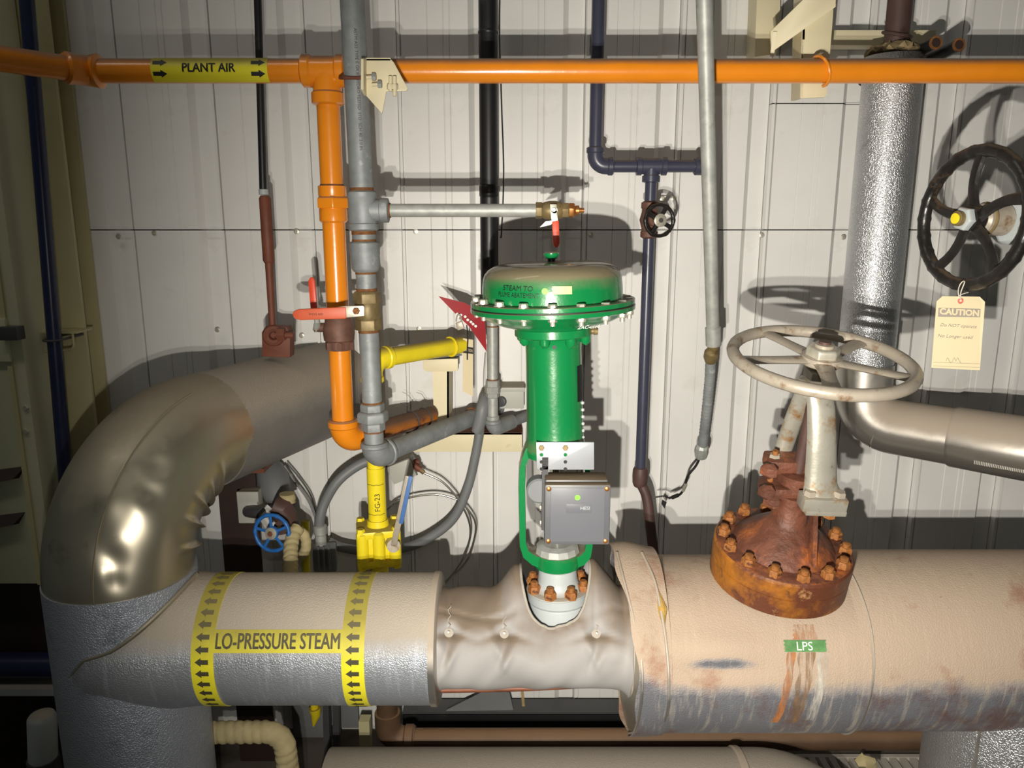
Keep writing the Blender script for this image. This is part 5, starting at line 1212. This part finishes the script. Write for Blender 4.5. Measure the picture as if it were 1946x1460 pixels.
# ================================================================ YELLOW GAS LINE
YY = 2.115; yr = .0235
yx = W(716, 940, YY).x
yg = T('yellow_gas_line', 'yellow painted gas pipe with FG-23 marking rising to an elbow', 'pipe', W(716, 1085, YY))
yzt = W(716, 684, YY).z
y_end = W(878, 662, 2.38); yd = Vector((y_end.x-yx, y_end.y-YY, 0)).normalized()
yc = Vector((yx, YY, yzt))
yg.p('elbow', tube(fillet([yc-Z*.06, yc, yc+yd*.06], .04, 8), .030, 24), MT['yellowp'])
yg.p('elbow_rim', band(yc+yd*.055, yd, .033, .02), MT['yellowp']); yg.p('elbow_rim', band(yc-Z*.055, Z, .033, .02), MT['yellowp'])
L_ = (Vector((y_end.x, y_end.y, yzt))-yc).length
yg.p('back_pipe', tube([yc+yd*.03, yc+yd*L_], .0262, 24), MT['yellowp'])
yg.p('pipe_bore_shade', disc(yc+yd*L_, yd, .02, 18), MT['darkvoid'])  # black disc paints the shade inside the yellow pipe
yg.p('u_bolt', ring(yc+yd*L_*.86, yd, .029, .0035, 28, 8), MT['yellowp'])
zy = lambda py: W(716, py, YY).z
yg.p('riser', tube([yc-Z*.04, Vector((yx, YY, zy(900)))], .0235, 24), MT['yellowp'])
yg.p('lower_riser', tube([Vector((yx, YY, zy(888))), Vector((yx, YY, zy(1000)))], .0262, 24), MT['yellowp'])
yg.p('foot', tube([Vector((yx, YY, zy(1060))), Vector((yx, YY, zy(1150)))], .0262, 24), MT['yellowp'])
mk = M(); f_ = text2d('FG-23', .022)
o_ = Vector((yx, YY, zy(950)))
yg.p('pipe_marking', mapped(f_, lambda x, y: o_+Vector((math.sin(R_(14)-y/.027)*.0272, -math.cos(R_(14)-y/.027)*.0272, x))), MT['ink'])
for py in (917, 973): yg.p('cut_line', tube([Vector((yx+.0268*math.sin(t), YY-.0268*math.cos(t), zy(py)+.001*math.sin(9*t))) for t in [R_(-60+12*k) for k in range(11)]], .0007, 5), MT['ink'])
gvv = T('yellow_gas_valve', 'yellow lumpy gas valve body with grey lever in a blue sleeve', 'valve', Vector((yx, YY, zy(1080))))
yb = Vector((yx, YY, zy(1032)))
gvv.p('body', obox(yb, .105, .09, .10, (1, .2, 0), (-.2, 1, 0), Z), MT['yellowp'], bevel=.018)
for zo, nm in ((.045, 'top_flange'), (-.045, 'bottom_flange')):
    gvv.p(nm, obox(yb+Z*zo, .125, .11, .024, (1, .2, 0), (-.2, 1, 0), Z), MT['yellowp'], bevel=.008)
    for sx_ in (-1, 1):
        for sy_ in (-1, 1):
            c = yb+Z*zo+Vector((1, .2, 0)).normalized()*.05*sx_+Vector((-.2, 1, 0)).normalized()*.044*sy_
            gvv.p('bolt', hexa(c-Z*.016, Z, .0125, .036), MT['yellowp'])
for sx_, sy_ in ((-1, -1), (0, -1.15), (1, -1), (1, 1), (-1, 1)):
    c = yb+Vector((1, .2, 0)).normalized()*.046*sx_+Vector((-.2, 1, 0)).normalized()*.04*sy_
    gvv.p('boss', tube([c-Z*.055, c-Z*.048, c+Z*.048, c+Z*.055], [.012, .018, .018, .012], 12), MT['yellowp'])
gvv.p('neck', tube([yb+Z*.045, yb+Z*.075], [.034, .030], 20), MT['yellowp'])
gvv.p('drip_tip', tube([yb-Z*.05+X*-.04, yb-Z*.085+X*-.04], [.012, .005], 10), MT['yellowp'])
hb0 = W(748, 1038, YY-.09)
gvv.p('lever_hub', tube([W(742, 1030, YY-.03), hb0], [.016, .019], 14), MT['wheelgrey'])
gvv.p('lever', bar(hb0, W(776, 905, YY-.09), .017, .007), MT['wheelgrey'], bevel=.002)
gvv.p('lever_sleeve', bar(W(762, 995, YY-.094), W(781, 905, YY-.094), .012, .009), MT['bluesleeve'], bevel=.002)
# cream T post and shelf angle
tpY = 2.44
tpo = T('cream_t_post', 'cream steel T post propping up the yellow pipe end', 'pipe support', W(840, 800, tpY))
tpo.p('top_plate', prism([W(804, 684, tpY), W(870, 682, tpY), W(870, 704, tpY), W(862, 706, tpY), W(812, 707, tpY), W(804, 701, tpY)], (0, .05, 0)), MT['cream'], bevel=.001)
tpo.p('post_face', prism([W(822, 704, tpY+.004), W(853, 704, tpY+.004), W(853, 822, tpY+.004), W(825, 822, tpY+.004)], (0, .008, 0)), MT['cream'])
tpo.p('post_side', prism([W(853, 704, tpY+.004), W(853, 822, tpY+.004), W(859, 822, tpY+.06), W(859, 704, tpY+.06)], (-.006, 0, 0)), MT['cream'])
tpo.p('pad', prism([W(806, 684, tpY-.005), W(878, 676, tpY-.005), W(878, 676, tpY+.05), W(806, 684, tpY+.05)], (0, 0, .006)), MT['darkgrey'])
sh = T('shelf_angle', 'cream steel shelf angle on the wall under the grey pipe', 'pipe support', W(890, 860, 2.48))
sx0, sx1 = W(772, 840, 2.48).x, W(992, 840, 2.48).x; s_z0, s_z1 = W(880, 859, 2.48).z, W(880, 822, 2.48).z
sh.p('face', box((sx0, 2.48, s_z0), (sx1, 2.488, s_z1)), MT['cream'], bevel=.001)
sh.p('ledge', box((sx0, 2.48, s_z1-.008), (sx1, 2.598, s_z1)), MT['brown'])
# galvanised small line behind the actuator
sg = T('small_galvanised_line', 'thin galvanised pipe with union and elbow left of the actuator', 'pipe', W(938, 820, 2.40))
SGY = 2.40; kx2 = W(936, 700, SGY).x
sgz = lambda py: W(936, py, SGY).z
sg.p('pipe', tube([Vector((kx2, SGY, sgz(590))), Vector((kx2, SGY, sgz(812)))], .0172, 20), MT['galvb'])
sg.p('reducer', tube([Vector((kx2, SGY+.02, sgz(560))), Vector((kx2, SGY, sgz(600))), Vector((kx2, SGY, sgz(612)))], [.026, .024, .0185], 20), MT['galv'])
sg.p('union', tube([Vector((kx2, SGY, sgz(y))) for y in (722, 724, 734, 735, 746, 747, 754, 756)], [.0185, .022, .022, .0255, .0255, .021, .021, .018], 8), MT['galvb'], angle=20)
for y in (619, 720, 795): sg.p('rust_joint', tube([Vector((kx2, SGY, sgz(y))), Vector((kx2, SGY, sgz(y+2.5)))], .0182, 20), MT['rustring'])
sg.p('coupling', tube([Vector((kx2, SGY, sgz(y))) for y in (790, 791, 799, 800)], [.018, .021, .021, .018], 20), MT['galvb'])
q = Vector((kx2, SGY, sgz(815)))
sg.p('elbow', tube(fillet([q+Z*.03, q, q+Vector((.06, .09, 0))], .028, 8), .0255, 20), MT['galv'])
sg.p('elbow_rim', band(q+Z*.024, Z, .0275, .014), MT['galv'])
sg.p('tail_pipe', tube([q+Vector((.04, .06, 0)), q+Vector((.13, .195, 0))], .019, 18), MT['galv'])
# junction box
jb = T('junction_box', 'small light grey junction box with dark knockout on the wall', 'junction box', W(970, 778, 2.52))
jx0, jx1 = W(950, 755, 2.5).x, W(993, 755, 2.5).x; jz0, jz1 = W(970, 777, 2.5).z, W(970, 740, 2.5).z
jb.p('box', box((jx0, 2.5, jz0), (jx1+.005, 2.598, jz1)), MT['boxgrey'], bevel=.003)
jb.p('lid', box((jx0-.003, 2.498, jz1-.008), (jx1+.008, 2.598, jz1+.006)), MT['boxgrey'], bevel=.002)
q = W(953, 763, 2.5); jb.p('knockout', lathe([(0, .0185), (.008, .0175), (.010, .012)], Vector((q.x, 2.5, q.z)), (-.4, -1, 0), 20), MT['darkgrey'])
# grey flexible hoses
h1 = T('grey_hose_loop', 'thick grey flexible conduit looping from the wall fitting down behind the yellow valve', 'hose', W(780, 1040, 2.42))
hp1 = smooth_path([W(915, 770, 2.44), W(912, 815, 2.42), W(903, 868, 2.42), W(888, 930, 2.42), W(862, 985, 2.42), W(820, 1020, 2.42), W(775, 1040, 2.42), W(720, 1049, 2.42), W(655, 1042, 2.42), W(625, 1030, 2.42)], 8)
h1.p('hose', tube(hp1, .0155, 16), MT['hose'])
h1.p('fitting', tube(smooth_path([W(921, 752, 2.43), W(917, 775, 2.40), W(911, 805, 2.40), W(905, 822, 2.40)], 4), [.014, .016, .018, .02, .021, .021, .021, .021, .021, .020, .019, .018, .016], 16), MT['hose'])
h2 = T('grey_hose_arch', 'grey flexible conduit arching behind the orange elbow to a cast fitting', 'hose', W(607, 1030, 2.38))
hp2 = smooth_path([W(607, 1012, 2.36), W(608, 985, 2.36), W(617, 955, 2.37), W(640, 917, 2.38), W(672, 890, 2.4), W(705, 875, 2.42), W(750, 868, 2.46)], 8)
h2.p('hose', tube(hp2, .0165, 16), MT['hose'])
h2.p('connector', tube([W(608, 998, 2.36), W(608, 1000, 2.36), W(609, 1014, 2.36), W(609, 1016, 2.36), W(610, 1035, 2.36)], [.017, .022, .022, .0185, .0185], 16), MT['galvb'])
h2.p('cast_body', obox(W(618, 1060, 2.35), .075, .06, .085, (1, .2, 0), (-.2, 1, 0), Z), MT['hose'], bevel=.01)
for k in range(3): h2.p('cooling_fin', obox(W(606+k*10, 1062, 2.31), .006, .02, .075, (1, .2, 0), (-.2, 1, 0), Z), MT['hose'])
# stainless tubing
def px_path(lst, Y): return smooth_path([W(a_, b_, Y) for a_, b_ in lst], 8)
t1 = T('stainless_tubing', 'thin stainless instrument tubing coiled twice against the wall', 'tubing', W(845, 1111, 2.45))
t1.p('tube_coil', tube(px_path([(806, 899), (843, 918), (877, 959), (894, 1008), (880, 1062), (843, 1111), (800, 1150)], 2.46), .0036, 10), MT['steel'])
t1.p('tube_coil', tube(px_path([(733, 970), (752, 955), (774, 947), (805, 941), (831, 940), (858, 946), (880, 958), (903, 992), (900, 1030), (883, 1071), (834, 1115), (790, 1150)], 2.48), .0036, 10), MT['steel'])
t1.p('nut', hexa(W(806, 899, 2.46), (W(797, 892, 2.46)-W(806, 899, 2.46)), .008, .03), MT['brass'])
t1.p('fitting', tube([W(799, 893, 2.46), W(785, 884, 2.46)], .011, 8), MT['brown'], angle=20)
ib = T('instrument_box', 'tilted grey instrument box on the wall behind the yellow pipe', 'junction box', W(765, 915, 2.48))
ic = W(766, 889, 2.49); ibx = Vector((.92, 0, .38)).normalized(); ibz = Vector((-.38, 0, .92)).normalized()
ib.p('box', obox(ic, .085, .09, .065, ibx, (0, 1, 0), ibz), MT['boxgrey'], bevel=.006)
ib.p('lid_line', obox(ic+Vector((0, -.03, 0)), .088, .004, .068, ibx, (0, 1, 0), ibz), MT['darkgrey'])
ib.p('stub', tube([ic, ic+ibx*.06], .012, 14), MT['brown'])
# ---------------------------------------------------------------- red lockout flag, padlock, tag behind actuator
RY = 2.33
rf = T('red_lockout_sign', 'dark red folded plastic lockout flag beside the green actuator', 'sign', W(900, 640, RY))
rf.p('upper_wing', prism([W(833, 563, RY-.03), W(884, 576, RY), W(921, 598, RY+.01), W(906, 634, RY+.01), W(866, 597, RY-.01)], (0, .003, 0)), MT['redsign'])
rf.p('lower_wing', prism([W(921, 598, RY+.005), W(925, 669, RY+.02), W(900, 633, RY+.005), W(890, 618, RY-.005)], (0, .003, 0)), MT['redsign'])
for k, (px, py) in enumerate(((869, 597), (876, 599), (884, 602), (871, 602), (889, 608), (895, 612), (899, 616), (904, 620))):
    rf.p('hole_rim', disc(W(px, py, RY-.012), (0, -1, 0), .0042, 12, .0006), MT['white_print'])
pk = T('padlock', 'small steel padlock hanging from the red lockout flag', 'padlock', W(874, 618, RY-.02))
pc = W(874, 619, RY-.02)
pk.p('body', obox(pc, .022, .012, .024, (1, 0, .3), (0, 1, 0), (-.3, 0, 1)), MT['wheelgrey'], bevel=.003)
pk.p('shackle', tube([pc+Vector((-.003+.008*math.cos(t), 0, .012+.022*math.sin(t)*1)) for t in [math.pi*k/10 for k in range(11)]], .0022, 8), MT['chrome'])
tg2 = T('hanging_caution_tag', 'narrow cream CAUTION tag turned edge-on below the red lockout flag', 'tag', W(888, 755, 2.36))
c_ = [W(880, 643, 2.36), W(899, 646, 2.37), W(899, 754, 2.37), W(879, 743, 2.36)]
cd2 = tg2.p('card', prism(c_, (0, .001, 0)), MT['tag'])
tg2.p('band', prism([W(880, 658, 2.358), W(899, 661, 2.368), W(899, 673, 2.368), W(880, 671, 2.358)], (0, .0006, 0)), MT['ink'], parent=cd2)
tg2.p('lettering', mapped(text2d('CAUTION', .0135, width=.029), on_plane(W(889.5, 666, 2.361), W(899, 661, 2.368)-W(880, 658, 2.358), Z)), MT['tag'], parent=cd2)
tg2.p('zip_tie', tube(smooth_path([W(887, 618, 2.33), W(889, 640, 2.34), W(888, 665, 2.35), W(888, 684, 2.35)], 4), .002, 6), MT['wire'])
tw = T('hanging_wire', 'thin bare wire hanging beside the small galvanised line', 'wire', W(922, 790, 2.4))
tw.p('strand', tube(smooth_path([W(922, 670, 2.38), W(919, 720, 2.4), W(921, 790, 2.42)], 6), .0012, 6), MT['steel'])
# ================================================================ LEFT CENTRE CLUTTER
bp_ = T('dark_support_post', 'dark brown steel post below the elbow leg', 'pipe support', W(456, 1090, 2.42))
px0, px1 = W(420, 1000, 2.42).x, W(492, 1000, 2.42).x
bp_.p('flange', box((px0, 2.42, 0), (px1, 2.43, W(456, 880, 2.42).z)), MT['shadowbrown'])
bp_.p('web', box(((px0+px1)/2-.005, 2.43, 0), ((px0+px1)/2+.005, 2.55, W(456, 880, 2.42).z)), MT['shadowbrown'])
bp_.p('saddle', box((px0-.02, 2.36, W(456, 892, 2.4).z), (px1+.05, 2.5, W(456, 884, 2.4).z)), MT['brown'])
sb = T('switch_box', 'small grey switch box with dark knob on the dark post', 'switch', W(476, 995, 2.39))
c = W(476, 960, 2.39)
sb.p('box', obox(c, .065, .06, .105, X, (0, 1, 0), Z), MT['boxgrey'], bevel=.004)
sb.p('knob', tube([W(472, 972, 2.36), W(484, 974, 2.32), W(498, 975, 2.30)], [.02, .019, .016], 14), MT['darkgrey'])
sb.p('lid', obox(c+Vector((.004, -.028, .04)), .07, .012, .035, X, (0, 1, 0), Z), MT['boxgrey'], bevel=.003)
bw = T('blue_wheel_valve', 'small valve with blue handwheel beside rope-wrapped pipe', 'valve', W(530, 1010, 2.2))
bc = W(517, 1013, 2.12); ba = Vector((-.2, -1, .1)).normalized()
handwheel(bw, bc, ba, .054, .0055, MT['blue'], 5, .2, .02, .012, spoke=(.005, .003), scal=10)
nd_ = bw.p('hub_disc', lathe([(0, .018), (.003, .018), (.004, .014)], bc+ba*.006, ba, 22), MT['chrome'])
bw.p('hub_nut', hexa(bc+ba*.009, ba, .008, .006), MT['brown'])
bw.p('stem', tube([bc, bc-ba*.09], .008, 12), MT['brass'])
bw.p('body', tube([W(522, 962, 2.2), W(533, 966, 2.2), W(545, 985, 2.21), W(552, 1004, 2.21)], [.034, .037, .034, .026], 20), MT['darkbrown'])
bw.p('bonnet', tube([bc-ba*.05, bc-ba*.11], [.022, .03], 16), MT['darkbrown'])
gbk = T('grey_wall_boss', 'grey cast conduit fitting under the elbow leg', 'conduit', W(525, 920, 2.45))
gbk.p('body', tube([W(512, 895, 2.5), W(520, 915, 2.46), W(530, 945, 2.42), W(540, 965, 2.40)], [.05, .055, .045, .03], 14), MT['hose'], angle=30)
gbk.p('lead', tube(px_path([(540, 885), (560, 915), (585, 950), (600, 985)], 2.5), .004, 8), MT['hose'])
gbk.p('lead', tube(px_path([(545, 880), (570, 910), (592, 945), (604, 990)], 2.52), .003, 8), MT['wire'])
def rope(pts, r, n=18, pitch=.022):
    pts = [Vector(p) for p in pts]; acc = [0]
    for i in range(1, len(pts)): acc.append(acc[-1]+(pts[i]-pts[i-1]).length)
    def fn(i, j, t, rad):
        ph = (acc[i]/pitch + t/(2*math.pi)) % 1.0
        return rad*(.86 + .16*math.sqrt(abs(math.sin(math.pi*ph))) + .02*math.sin(11*t+i))
    return tube(pts, r, n, True, fn)
def dense(pts, k):
    out = []
    for i in range(len(pts)-1):
        kk = max(1, int((Vector(pts[i+1])-Vector(pts[i])).length/.004))
        for q in range(kk): out.append(Vector(pts[i]).lerp(Vector(pts[i+1]), q/kk))
    return out+[Vector(pts[-1])]
rw = T('rope_wrapped_tracer', 'cream rope-lagged pipe standing up behind the steam main by the blue wheel', 'lagged pipe', W(553, 1100, 2.02))
rw.p('lagging', rope(dense([W(552, 1104, 1.98), W(552, 1060, 2.06), W(553, 1036, 2.1), W(558, 1016, 2.13), W(566, 1004, 2.15)], 8), .021), MT['rope'], angle=70)
rw.p('lagging_bend', rope(dense([W(568+14*math.cos(t), 1034-24*math.sin(t), 2.16) for t in [R_(-80+18*k) for k in range(15)]], 1), .0155, pitch=.02), MT['rope'], angle=70)
rw.p('lagging_top', rope(dense([W(546, 938, 2.22), W(547, 955, 2.22)], 6), .024, pitch=.02), MT['rope'], angle=70)
ro = T('rope_wrapped_drain', 'cream rope-lagged drain pipe bending down below the steam main', 'lagged pipe', W(545, 1460, 1.8))
rpts = fillet([W(350, 1393, 1.86), W(538, 1391, 1.86), W(560, 1560, 1.86)], .05, 10)
ro.p('lagging', rope(dense(rpts, 6), .030, pitch=.024), MT['rope'], angle=70)
# yellow pipe bits behind
yb2 = T('yellow_drain_pipe', 'thin yellow pipe dropping behind the rope-lagged pipe', 'pipe', W(585, 1440, 2.4))
yb2.p('pipe', tube([W(580, 990, 2.45), W(582, 1090, 2.45), W(598, 1352, 2.45)], .014, 14), MT['yellowp'])
yb2.p('tip', tube([W(598, 1346, 2.45), W(600, 1358, 2.45), W(596, 1380, 2.45)], [.022, .018, .004], 14), MT['yellowp'])
# ================================================================ LOW PIPES AND FLOOR ITEMS
cl_ = T('tracer_line', 'thin rusty brown tracer tube running along beneath the cloth blanket', 'tubing', W(1000, 1306, 1.74))
cl_.p('tube', tube(smooth_path([W(800, 1312, 1.72), W(880, 1311, 1.72), W(1000, 1308, 1.72), W(1100, 1303, 1.72), W(1205, 1298, 1.72)], 5), .0075, 12), MT['copperline'])
cl_.p('hanger', bar(W(992, 1308, 1.73), W(995, 1342, 1.73), .007, .004), MT['brass'])
lbp_ = T('low_brown_pipe', 'long brown pipe running low along the wall with an elbow at its left end', 'pipe', W(1200, 1430, 2.25))
b0_ = W(738, 1405, 2.25); b1_ = Vector((1.6, 2.25, b0_.z))
lbp_.p('pipe', tube([b0_, b1_], .035, 28), MT['brownpipe'])
lbp_.p('elbow', tube(fillet([b0_+Z*.10, b0_, b0_+X*.09], .055, 8), .042, 24), MT['brownpipe'])
lbp_.p('elbow_rim', band(b0_+X*.07, X, .047, .035), MT['brownpipe'])
lbp_.p('riser', tube([b0_+Z*.05, b0_+Z*.26], .034, 24), MT['brownpipe'])
bb = T('black_kerb_channel', 'black steel channel along the foot of the white wall', 'channel', W(1000, 1380, 2.5))
k0, k1_ = W(770, 1380, 2.48), W(770, 1345, 2.48)
bb.p('face', box((W(765, 1360, 2.48).x, 2.48, .045), (1.9, 2.49, .15)), MT['black'], bevel=.002)
bb.p('top_flange', box((W(765, 1360, 2.48).x, 2.48, .145), (1.9, 2.56, .155)), MT['darkgrey'])
lg = T('low_insulated_pipe', 'big grey lagged pipe lying near the floor and turning down at its right end', 'insulated pipe', Vector((.3, 1.98, .05)))
lgz = .205; le = W(1545, 1440, 1.98).x
lgp = fillet([Vector((-.55, 1.98, lgz)), Vector((le-.02, 1.98, lgz)), Vector((le+.02, 1.62, lgz-.04))], .14, 12)
lg.p('jacket', tube(lgp, .15, 56), MT['stucco_leg'], angle=60)
lg.p('jacket_band', tube([Vector((le-.22, 1.98, lgz)), Vector((le-.215, 1.98, lgz)), Vector((le-.20, 1.98, lgz)), Vector((le-.195, 1.98, lgz))], [.15, .155, .155, .15], 56), MT['smoothalu2'])
wr = M()
wd = T('lagging_scrap', 'crumpled cream lagging scrap by the floor grating', 'lagging', W(1640, 1450, 1.9))
sc = tube([W(1628, 1452, 2.1), W(1640, 1447, 2.1), W(1652, 1452, 2.1), W(1660, 1462, 2.1)], [.012, .02, .022, .012], 12, fn=lambda i, j, t, r: r*(1+.25*math.sin(3*t+i*2)))
wd.p('scrap', sc, MT['rope'])
# grating
gz = .012
gt_ = T('floor_grating', 'steel bar grating set in the floor at lower right', 'grating', Vector((1.3, 2.3, 0)))
gx0_, gx1_ = 1.02, 1.62; gy0, gy1 = 2.03, 2.42
gt_.p('gap_shade', box((gx0_, gy0, .0005), (gx1_, gy1, .002)), MT['darkvoid'])  # thin black sheet on the floor paints the shade between the bars
bm2 = to_mesh('bar', box((-.011, 0, 0), (.011, gy1-gy0, .02)), MT['grate'])
for k in range(17): gt_.inst('bar', bm2, Matrix.Translation((gx0_+.015+k*.036, gy0, .002)))
for y in (gy0, gy1): gt_.p('end_bar', box((gx0_, y-.008, .002), (gx1_, y+.008, .023)), MT['grate'])
# grey stands behind, bottom left of centre
gs = T('grey_strut_stand', 'pair of grey channel legs standing under the steam main', 'stand', W(630, 1440, 2.4))
for px in (622, 640):
    a_ = W(px, 1345, 2.42); b_ = W(px+2, 1450, 2.42); gs.p('leg', bar(a_+Z*.1, Vector((b_.x, 2.42, .0)), .022, .03), MT['darkgrey'])
c0_ = W(575, 1385, 2.5); gs.p('panel', box((W(556, 1385, 2.52).x, 2.52, .02), (W(618, 1385, 2.52).x, 2.535, W(590, 1350, 2.52).z+.1)), MT['hose'], bevel=.004)
gs.p('panel', box((W(640, 1385, 2.52).x, 2.52, .06), (W(682, 1385, 2.52).x, 2.535, W(590, 1350, 2.52).z+.1)), MT['hose'], bevel=.004)
gs.p('post', box((W(682, 1385, 2.4).x, 2.4, 0), (W(702, 1385, 2.4).x, 2.44, W(590, 1372, 2.4).z)), MT['cream2'])
pw = T('grey_wedge_plate', 'grey sheet-metal offcut leaning at the wall beneath the blanket', 'plate', W(915, 1352, 2.4))
pw.p('sheet', prism([W(848, 1352, 2.44), W(975, 1350, 2.44), W(968, 1318, 2.5), W(915, 1318, 2.5)], (0, .004, .002)), MT['hose'])
pl_ = T('added_plinth', 'dark brown plinth added below the louvred cabinet', 'plinth', Vector((-1.75, 2.4, 0)))
pl_.p('block', box((-2.3, 2.38, 0), (-1.22, 2.488, cbz-.012)), MT['shadowbrown'], bevel=.004)  # block added to keep the area below the cabinet dark
pl_.p('cap_strip', box((-2.3, 2.37, cbz-.03), (-1.22, 2.488, cbz-.011)), MT['darkgrey'], bevel=.003)
# left bottom: blue pipe, pale strip, grey bollard
bp2 = T('low_blue_pipe', 'dark blue pipe low on the left passing behind the riser', 'pipe', W(40, 1290, 2.3))
q = W(40, 1265, 2.3); bp2.p('pipe', tube([Vector((-2.2, 2.3, q.z)), Vector((-1.0, 2.3, q.z))], .042, 24), MT['navy2'])
bp2.p('saddle_strip', box((-2.2, 2.25, W(40, 1306, 2.3).z), (-1.15, 2.36, W(40, 1293, 2.3).z)), MT['lightgrey'])
gb2 = T('pale_bollard', 'pale grey round-topped post at the bottom left corner', 'post', W(78, 1440, 2.05))
q = W(80, 1365, 2.05); qb = W(82, 1440, 2.05)
gb2.p('post', tube([qb, q, q+Z*.012, q+Z*.02], [.04, .04, .034, .018], 20), MT['lightgrey'])
gb2.p('base', tube([Vector((qb.x, qb.y, 0)), qb], [.05, .045], 20), MT['darkgrey'])
